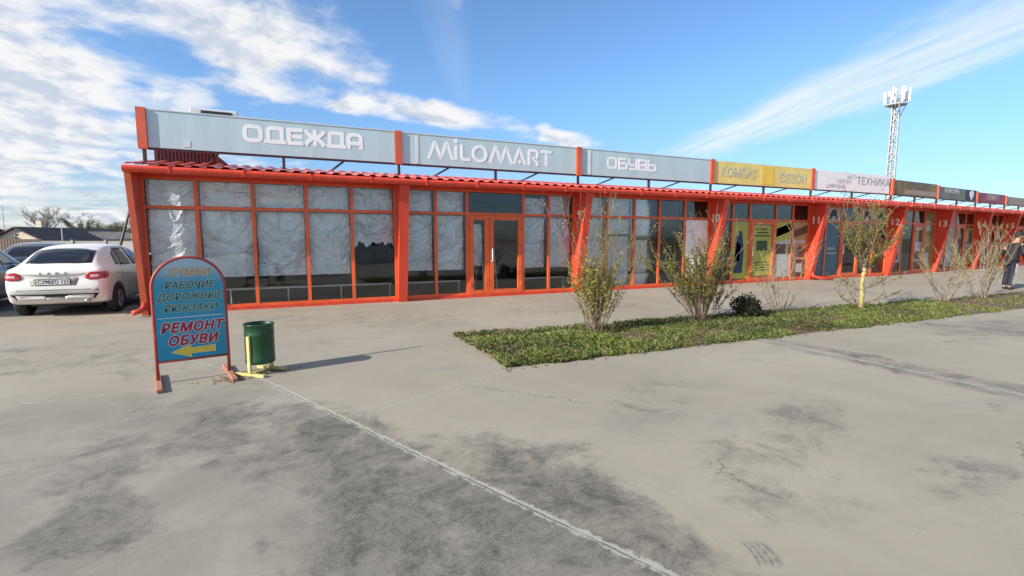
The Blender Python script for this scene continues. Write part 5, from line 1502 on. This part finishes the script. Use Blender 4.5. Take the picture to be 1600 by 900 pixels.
# ------------------------------------------------------------------ background on the left
M['roofdark'] = paint('dark weathered roof sheets', (0.055, 0.048, 0.045), 0.8, var=0.3, scale=1.2)
M['roofbrown'] = paint('rusty brown roof', (0.15, 0.055, 0.035), 0.7, var=0.25, scale=1.0)
M['roofgrey'] = paint('grey slate roof', (0.16, 0.15, 0.14), 0.8, var=0.25, scale=1.0)
M['plaster'] = paint('cream plaster', (0.62, 0.54, 0.44), 0.85, var=0.1, scale=0.8)
M['fence'] = paint('brown grey fence sheet', (0.12, 0.085, 0.07), 0.7, var=0.25, scale=0.8)
M['fencegrey'] = paint('grey fence sheet', (0.30, 0.29, 0.28), 0.7, var=0.15, scale=0.8)
def house(label, loc, rotz, L, W, hw_, hr, roofmat, chimney=True):
    """gable end faces local -x; ridge runs along local x"""
    root = thing('house', label, 'house', loc, rotz, 'low houses behind the car park')
    m_ = MB()
    m_.prism([(0, -W / 2, 0), (0, W / 2, 0), (0, W / 2, hw_), (0, 0, hr), (0, -W / 2, hw_)], (L, 0, 0)); wl_ = m_.build('wall', M['plaster'], root)
    m_ = MB(); t = 0.14; ov = 0.45
    k = (hr - hw_) / (W / 2)
    e0, z0 = W / 2 + ov, hw_ - k * ov
    m_.prism([(-0.3, -e0, z0 + 0.02), (-0.3, 0, hr + 0.02), (-0.3, e0, z0 + 0.02), (-0.3, e0, z0 + t), (-0.3, 0, hr + t), (-0.3, -e0, z0 + t)], (L + 0.6, 0, 0))
    rf = m_.build('roof', roofmat, root)
    if chimney:
        m_ = MB(); m_.box(L * 0.45, L * 0.45 + 0.5, 0.4, 0.9, hw_, hr + 0.8); m_.build('chimney', M['plaster'], rf)
    zz = hw_ + (hr - hw_) * 0.30
    m_ = MB(); m_.box(-0.03, -0.002, -0.16, 0.16, zz, zz + 0.3); f_ = m_.build('window', M['white'], root)
    m_ = MB(); m_.box(-0.04, -0.031, -0.12, 0.12, zz + 0.04, zz + 0.26); m_.build('pane', M['carglass'], f_)
    return root
def fwd(px, D):
    """ground point straight out along a compass direction, D metres ahead"""
    u = (px - 800) / 760.0
    return Vector((0.4131 * D + 0.9107 * u * D, 0.9107 * D - 0.4131 * u * D, 0))

h0 = fwd(-55, 44); house('house with rusty brown roof and cream gable at the left edge', (h0.x, h0.y, 0), R(140), 9, 7.0, 2.0, 3.3, M['roofbrown'], False)
h1 = fwd(30, 46); house('house with long dark roof and small white gable behind the fence', (h1.x, h1.y, 0), R(72), 7.5, 4.2, 1.45, 2.55, M['roofdark'])
h2 = fwd(92, 60); house('farther long low house with a dark grey roof behind the dark roofed one', (h2.x, h2.y, 0), R(66), 8.0, 5.0, 1.5, 2.75, M['roofdark'], False)
h3 = fwd(147, 62); house('small shed house with a pale grey roof, near the leaning prop', (h3.x, h3.y, 0), R(20), 3.4, 4.0, 1.5, 2.3, M['roofgrey'], False)
fc = thing('fence', 'long brown sheet metal fence behind the parked cars', 'fence', tuple(fwd(-80, 33)), 0)
a, c_ = fwd(-90, 33), fwd(62, 33)
rotf = math.atan2((c_ - a).y, (c_ - a).x); fc.rotation_euler.z = rotf; fc.location = a
Lf = (c_ - a).length
m_ = MB(); per = 0.2; k = 0; x = 0.0
while x < Lf:
    m_.box(x, x + 0.12, 0.0, 0.025, 0.05, 1.55); m_.box(x + 0.12, x + per, 0.02, 0.04, 0.05, 1.55); x += per
m_.build('sheet', M['fence'], fc)
for i in range(int(Lf / 2.5) + 1):
    m_ = MB(); m_.box(i * 2.5, i * 2.5 + 0.08, 0.05, 0.13, 0, 1.7); m_.build('post', M['steel'], fc)
fg = thing('fence', 'lower grey concrete fence seen over the roof of the white hatchback', 'fence', tuple(fwd(63, 34)), rotf)
Lg = 9.5
m_ = MB(); m_.box(0, Lg, 0, 0.08, 0, 1.36); m_.box(0, Lg, -0.02, 0.10, 1.362, 1.42); m_.build('panel', M['fencegrey'], fg)
for i in range(5):
    m_ = MB(); m_.box(i * 2.3, i * 2.3 + 0.15, -0.07, -0.022, 0, 1.5); m_.build('post', M['fencegrey'], fg)

M['bark'] = paint('grey bark', (0.22, 0.19, 0.16), 0.9, var=0.2, scale=6)
M['farleaf'] = leafy('haze lightened sparse leaves', (0.15, 0.145, 0.09), (0.22, 0.21, 0.14), (0.19, 0.15, 0.11), trans=0.3)  # distance haze is put into the colour: leaves lightened
M['fargreen'] = leafy('haze lightened green leaves', (0.12, 0.14, 0.06), (0.22, 0.23, 0.11), (0.17, 0.17, 0.09), trans=0.3)  # also lightened, the haze sits in the leaf colour
def far_tree(label, loc, h, w, seed, mat, nleaf, lsize):
    rr = random.Random(seed)
    root = thing('tree', label, 'tree', loc, 0, 'trees beyond the houses')
    tk, br_, lf = MB(), MB(), MB(); segs = []
    tk.tube([(0, 0, -0.1), (0.05, 0, h * 0.16), (0.0, 0.05, h * 0.34)], [h * 0.03, h * 0.024, h * 0.018], 8)
    def grow(p, d, L, r, lev):
        pt = [p.copy()]; N = 4
        for k in range(N):
            d = (d + Vector((rr.uniform(-0.2, 0.2), rr.uniform(-0.2, 0.2), 0.05))).normalized()
            p = p + d * L / N; pt.append(p.copy())
        br_.tube([tuple(x) for x in pt], [r * (1 - 0.6 * k / N) for k in range(N + 1)], 4, cap=False)
        if lev >= 1:
            for k in range(N): segs.append((pt[k], pt[k + 1]))
        if lev < 3:
            for q in range(rr.randint(3, 5)):
                k = rr.randint(1, N); a = rr.uniform(0, 2 * PI)
                grow(pt[k], (d * 0.8 + Vector((math.cos(a), math.sin(a), rr.uniform(-0.1, 0.6))) * 0.8).normalized(), L * rr.uniform(0.42, 0.68), r * 0.5, lev + 1)
    for i in range(7):
        a = 2 * PI * i / 7 + rr.uniform(-0.3, 0.3)
        grow(Vector((0, 0, h * rr.uniform(0.24, 0.34))), Vector((math.cos(a) * w, math.sin(a) * w, rr.uniform(0.6, 1.1))).normalized(), h * rr.uniform(0.30, 0.46), h * 0.014, 0)
    for i in range(nleaf):
        s = rr.choice(segs); p = s[0].lerp(s[1], rr.random()) + Vector((rr.gauss(0, lsize), rr.gauss(0, lsize), rr.gauss(0, lsize)))
        leaf_quad(lf, p, Vector((rr.uniform(-1, 1), rr.uniform(-1, 1), rr.uniform(-0.3, 1))).normalized(), lsize * rr.uniform(0.6, 1.3), rr)
    tk.build('trunk', M['bark'], root, smooth=True); br_.build('branches', M['bark'], root, fix=False); lf.build('crown', mat, root, fix=False)
    return root
p = fwd(74, 75); far_tree('bare looking tree above the dark roofed house, the tallest on the left', (p.x, p.y, 0), 6.4, 0.62, 51, M['farleaf'], 3600, 0.085)
p = fwd(130, 80); far_tree('round crowned grey green tree, in the middle behind the houses', (p.x, p.y, 0), 5.4, 0.9, 52, M['farleaf'], 7000, 0.10)
p = fwd(172, 72); far_tree('fuller pale green tree behind the leaning prop', (p.x, p.y, 0), 4.6, 1.2, 53, M['fargreen'], 8000, 0.10)
p = fwd(203, 78); far_tree('pale green tree partly hidden by the left end of the building', (p.x, p.y, 0), 4.6, 1.1, 54, M['fargreen'], 6500, 0.10)
p = fwd(152, 90); far_tree('low tree between the round crowned tree and the fuller green one', (p.x, p.y, 0), 4.2, 1.2, 55, M['fargreen'], 6000, 0.10)
# leaning prop, poles
pr_ = thing('leaning_prop', 'dark leaning pole rising towards the left end of the building', 'pole', tuple(fwd(176, 24)))
a = Vector((0, 0, 0)); m_ = MB(); m_.tube([(0, 0, 0), (0.78, 0.35, 3.1)], [0.07, 0.055], 8)
m_.build('shaft', M['steel'], pr_); m_ = MB(); m_.box(-0.15, 0.15, -0.15, 0.15, 0, 0.05); m_.build('foot', M['steel'], pr_)
for px0, D, hh, r, lab in ((12, 70, 6.3, 0.05, 'thin bare pole far left above the rusty roof'), (101, 40, 2.5, 0.07, 'short pale post over the roof of the white hatchback')):
    p = fwd(px0, D); po = thing('pole', lab, 'pole', (p.x, p.y, 0), 0)
    m_ = MB(); m_.tube([(0, 0, 0), (0, 0, hh * 0.5), (0, 0, hh)], [r, r * 0.9, r * 0.7], 8); m_.build('shaft', M['fencegrey'], po, smooth=True)
    m_ = MB(); m_.lathe([(r * 1.5, 0), (r * 1.5, 0.08), (r, 0.12)], 8); m_.build('foot', M['fencegrey'], po)

# kiosk and dark fence across the square, behind the photographer (seen in the glass)
M['siding'] = paint('white siding', (0.62, 0.61, 0.58), 0.6, var=0.06)
kk = thing('kiosk', 'white sided kiosk mirrored in the pane left of the second fin', 'kiosk', (5.3, -8.0, 0))
m_ = MB(); m_.box(-1.7, 1.7, -1.4, 1.0, 0, 2.45); m_.build('wall', M['siding'], kk)
m_ = MB(); m_.box(-1.85, 1.85, -1.55, 1.2, 2.452, 2.55); m_.build('roof', M['roofgrey'], kk)
m_ = MB(); m_.box(-1.2, -0.1, 1.003, 1.03, 1.05, 2.0); w_ = m_.build('window', M['white'], kk)
for x0 in (-1.12, -0.60):
    m_ = MB(); m_.box(x0, x0 + 0.44, 1.031, 1.04, 1.12, 1.93); m_.build('pane', M['carglass'], w_)
m_ = MB(); m_.box(0.45, 1.3, 1.003, 1.03, 0.05, 2.1); d_ = m_.build('door', M['siding'], kk)
m_ = MB(); m_.box(0.58, 1.17, 1.031, 1.04, 0.95, 2.0); m_.build('pane', M['carglass'], d_)
# ------------------------------------------------------------------ person in dark clothes
M['skin'] = paint('skin', (0.45, 0.25, 0.18), 0.55, var=0.06)
M['jacket'] = paint('dark jacket', (0.012, 0.012, 0.016), 0.75, var=0.3, scale=6, bump=0.5, bscale=12)
M['trouser'] = paint('dark navy trousers', (0.013, 0.012, 0.028), 0.8, var=0.2, scale=6, bump=0.4, bscale=14)
M['stripe'] = paint('white side stripe', (0.70, 0.68, 0.74), 0.7, var=0.05)
M['shoe'] = paint('dark shoes', (0.03, 0.03, 0.035), 0.6, var=0.2)
M['cap'] = paint('black cap', (0.012, 0.012, 0.014), 0.8, var=0.2)
M['hair'] = paint('dark hair', (0.03, 0.02, 0.015), 0.7, var=0.2)

def skin_mesh(name, verts, edges, radii, mat, parent, root_i=0, levels=2):
    me = bpy.data.meshes.new(name)
    me.from_pydata(verts, edges, [])
    o = bpy.data.objects.new(name, me); COL.objects.link(o)
    md = o.modifiers.new('Skin', 'SKIN'); md.use_smooth_shade = True; md.branch_smoothing = 0.6
    for i, r in enumerate(radii):
        sv = me.skin_vertices[0].data[i]
        sv.radius = r if isinstance(r, tuple) else (r, r)
        sv.use_root = (i == root_i)
    sb = o.modifiers.new('Subdivision', 'SUBSURF'); sb.levels = levels; sb.render_levels = levels
    bpy.context.view_layer.update()
    nm = bpy.data.meshes.new_from_object(o.evaluated_get(bpy.context.evaluated_depsgraph_get()))
    o.modifiers.clear(); o.data = nm; bpy.data.meshes.remove(me); nm.name = name
    nm.materials.clear(); nm.materials.append(mat)
    nm.polygons.foreach_set('use_smooth', [True] * len(nm.polygons))
    o.parent = parent
    return o

PE = thing('person', 'person in dark jacket, dark cap and navy trousers with a white side stripe', 'person', (20.62, 7.50, 0.004), R(-12))
# local +x is the way the person faces; y to the left of them; leaning forward, hands together in front of the belly
hipL, hipR = (0.05, 0.10, 0.90), (0.05, -0.10, 0.90)
J = {'pelvis': (0.05, 0, 0.94), 'waist': (0.08, 0, 1.08), 'chest': (0.14, 0, 1.30), 'upper': (0.18, 0, 1.44), 'neck': (0.22, 0, 1.53), 'headb': (0.26, 0, 1.60)}
V_, E_, Rd = [], [], []
def addv(p, r, link=None):
    V_.append(p); Rd.append(r)
    if link is not None: E_.append((link, len(V_) - 1))
    return len(V_) - 1
pv = addv(J['pelvis'], (0.13, 0.11)); wa = addv(J['waist'], (0.14, 0.11), pv); ch = addv(J['chest'], (0.155, 0.125), wa); uc = addv(J['upper'], (0.12, 0.09), ch)
nk = addv(J['neck'], 0.058, uc); hb = addv(J['headb'], 0.062, nk); hm = addv((0.285, 0, 1.66), (0.085, 0.095), hb); ht = addv((0.285, 0, 1.735), (0.074, 0.085), hm); addv((0.28, 0, 1.775), (0.04, 0.045), ht)
ns = addv((0.385, 0, 1.652), 0.014, hm)
arm_pts = {}
for sy in (-1, 1):
    sh = addv((0.17, 0.185 * sy, 1.41), 0.058, uc); el = addv((0.10, 0.275 * sy, 1.13), 0.045, sh); wr = addv((0.36, 0.12 * sy, 1.09), 0.030, el)
    pm_ = addv((0.43, 0.075 * sy, 1.10), (0.032, 0.018), wr)
    for q in range(4):
        f0 = addv((0.475, (0.085 - 0.022 * q) * sy, 1.125 - 0.016 * q), 0.0095, pm_)
        f1 = addv((0.505, (0.070 - 0.022 * q) * sy, 1.115 - 0.016 * q), 0.0085, f0)
        addv((0.505, (0.045 - 0.020 * q) * sy, 1.105 - 0.016 * q), 0.0075, f1)
    t0 = addv((0.42, 0.045 * sy, 1.135), 0.011, wr); addv((0.455, 0.028 * sy, 1.155), 0.009, t0)
    hp = addv((0.05, 0.095 * sy, 0.88), 0.088, pv)
    kn = addv((0.02 if sy < 0 else 0.12, 0.10 * sy, 0.49), 0.058, hp); an = addv((-0.08 if sy < 0 else 0.02, 0.10 * sy, 0.09), 0.040, kn)
    addv((0.06 if sy < 0 else 0.16, 0.105 * sy, 0.035), 0.034, an)
skin_mesh('body', V_, E_, Rd, M['skin'], PE, 0)
# clothes: own continuous shells, a little larger than the body
V_, E_, Rd = [], [], []
pv = addv((0.04, 0, 0.86), (0.165, 0.135)); wa = addv((0.07, 0, 1.06), (0.17, 0.14), pv); ch = addv((0.13, 0, 1.29), (0.185, 0.15), wa); uc = addv((0.175, 0, 1.43), (0.14, 0.11), ch); addv((0.21, 0, 1.515), 0.082, uc)
for sy in (-1, 1):
    sh = addv((0.165, 0.195 * sy, 1.40), 0.080, uc); el = addv((0.095, 0.285 * sy, 1.13), 0.068, sh); addv((0.34, 0.13 * sy, 1.09), 0.050, el)
skin_mesh('jacket', V_, E_, Rd, M['jacket'], PE, 0)
V_, E_, Rd = [], [], []
pv = addv((0.05, 0, 0.93), (0.14, 0.12))
for sy in (-1, 1):
    hp = addv((0.05, 0.095 * sy, 0.86), 0.105, pv)
    kn = addv((0.02 if sy < 0 else 0.12, 0.10 * sy, 0.49), 0.080, hp); an = addv((-0.075 if sy < 0 else 0.025, 0.10 * sy, 0.10), 0.066, kn)
tr_ = skin_mesh('trousers', V_, E_, Rd, M['trouser'], PE, 0)
st_ = MB()
bm = bmesh.new(); bm.from_mesh(tr_.data); tb = BVHTree.FromBMesh(bm); bm.free()
L0, L1 = [], []
for k in range(13):
    t = k / 12; z = 0.82 - t * 0.70
    x = 0.045 - (0.03 * min(1, t * 2) + 0.095 * max(0, t * 2 - 1))
    rowp = []
    for dx0 in (-0.032, 0.032):
        h_, n_, i_, d0 = tb.ray_cast(Vector((x + dx0, -2, z)), Vector((0, 1, 0)))
        if h_ is None: h_ = Vector((x + dx0, -0.17, z))
        rowp.append(h_ + Vector((0, -0.004, 0)))
    L0.append(rowp)
for a_, c_ in zip(L0, L0[1:]):
    st_.quad(tuple(a_[0]), tuple(a_[1]), tuple(c_[1]), tuple(c_[0]))
    st_.quad(tuple(a_[0] + Vector((0, .006, 0))), tuple(c_[0] + Vector((0, .006, 0))), tuple(c_[1] + Vector((0, .006, 0))), tuple(a_[1] + Vector((0, .006, 0))))
st_.build('stripe', M['stripe'], tr_, fix=False)
for sy in (-1, 1):
    x0 = -0.10 if sy < 0 else 0.0
    skin_mesh('shoe', [(x0 - 0.02, 0.10 * sy, 0.05), (x0 + 0.07, 0.102 * sy, 0.05), (x0 + 0.17, 0.106 * sy, 0.04), (x0 + 0.22, 0.107 * sy, 0.034)], [(0, 1), (1, 2), (2, 3)], [0.050, 0.052, 0.044, 0.030], M['shoe'], PE, 0)
m_ = MB(); m_.lathe([(0.108, 0.0), (0.112, 0.03), (0.098, 0.08), (0.06, 0.112), (0.0, 0.12)], 18, 'z', (0.285, 0, 1.712))
m_.prism([(0.37, -0.075, 1.722), (0.37, 0.075, 1.722), (0.45, 0.055, 1.705), (0.465, 0.0, 1.702), (0.45, -0.055, 1.705)], (0, 0, 0.010))
m_.build('cap', M['cap'], PE, smooth=True)
m_ = MB(); m_.lathe([(0.0, -0.06), (0.075, -0.05), (0.096, 0.0), (0.085, 0.05)], 14, 'z', (0.262, 0, 1.685)); m_.build('hair', M['hair'], PE, smooth=True)
for sy in (-1, 1):
    m_ = MB(); m_.lathe([(0.0, -0.010), (0.010, 0.0), (0.0, 0.010)], 8, 'z', (0.368, 0.032 * sy, 1.675)); m_.build('eye', M['black'], PE, smooth=True)
    m_ = MB(); m_.lathe([(0.0, -0.03), (0.014, -0.015), (0.017, 0.01), (0.0, 0.032)], 8, 'z', (0.275, 0.094 * sy, 1.655)); m_.build('ear', M['skin'], PE, smooth=True)
m_ = MB(); m_.box(0.362, 0.372, -0.022, 0.022, 1.617, 1.623); m_.build('mouth', M['txt_red'], PE)
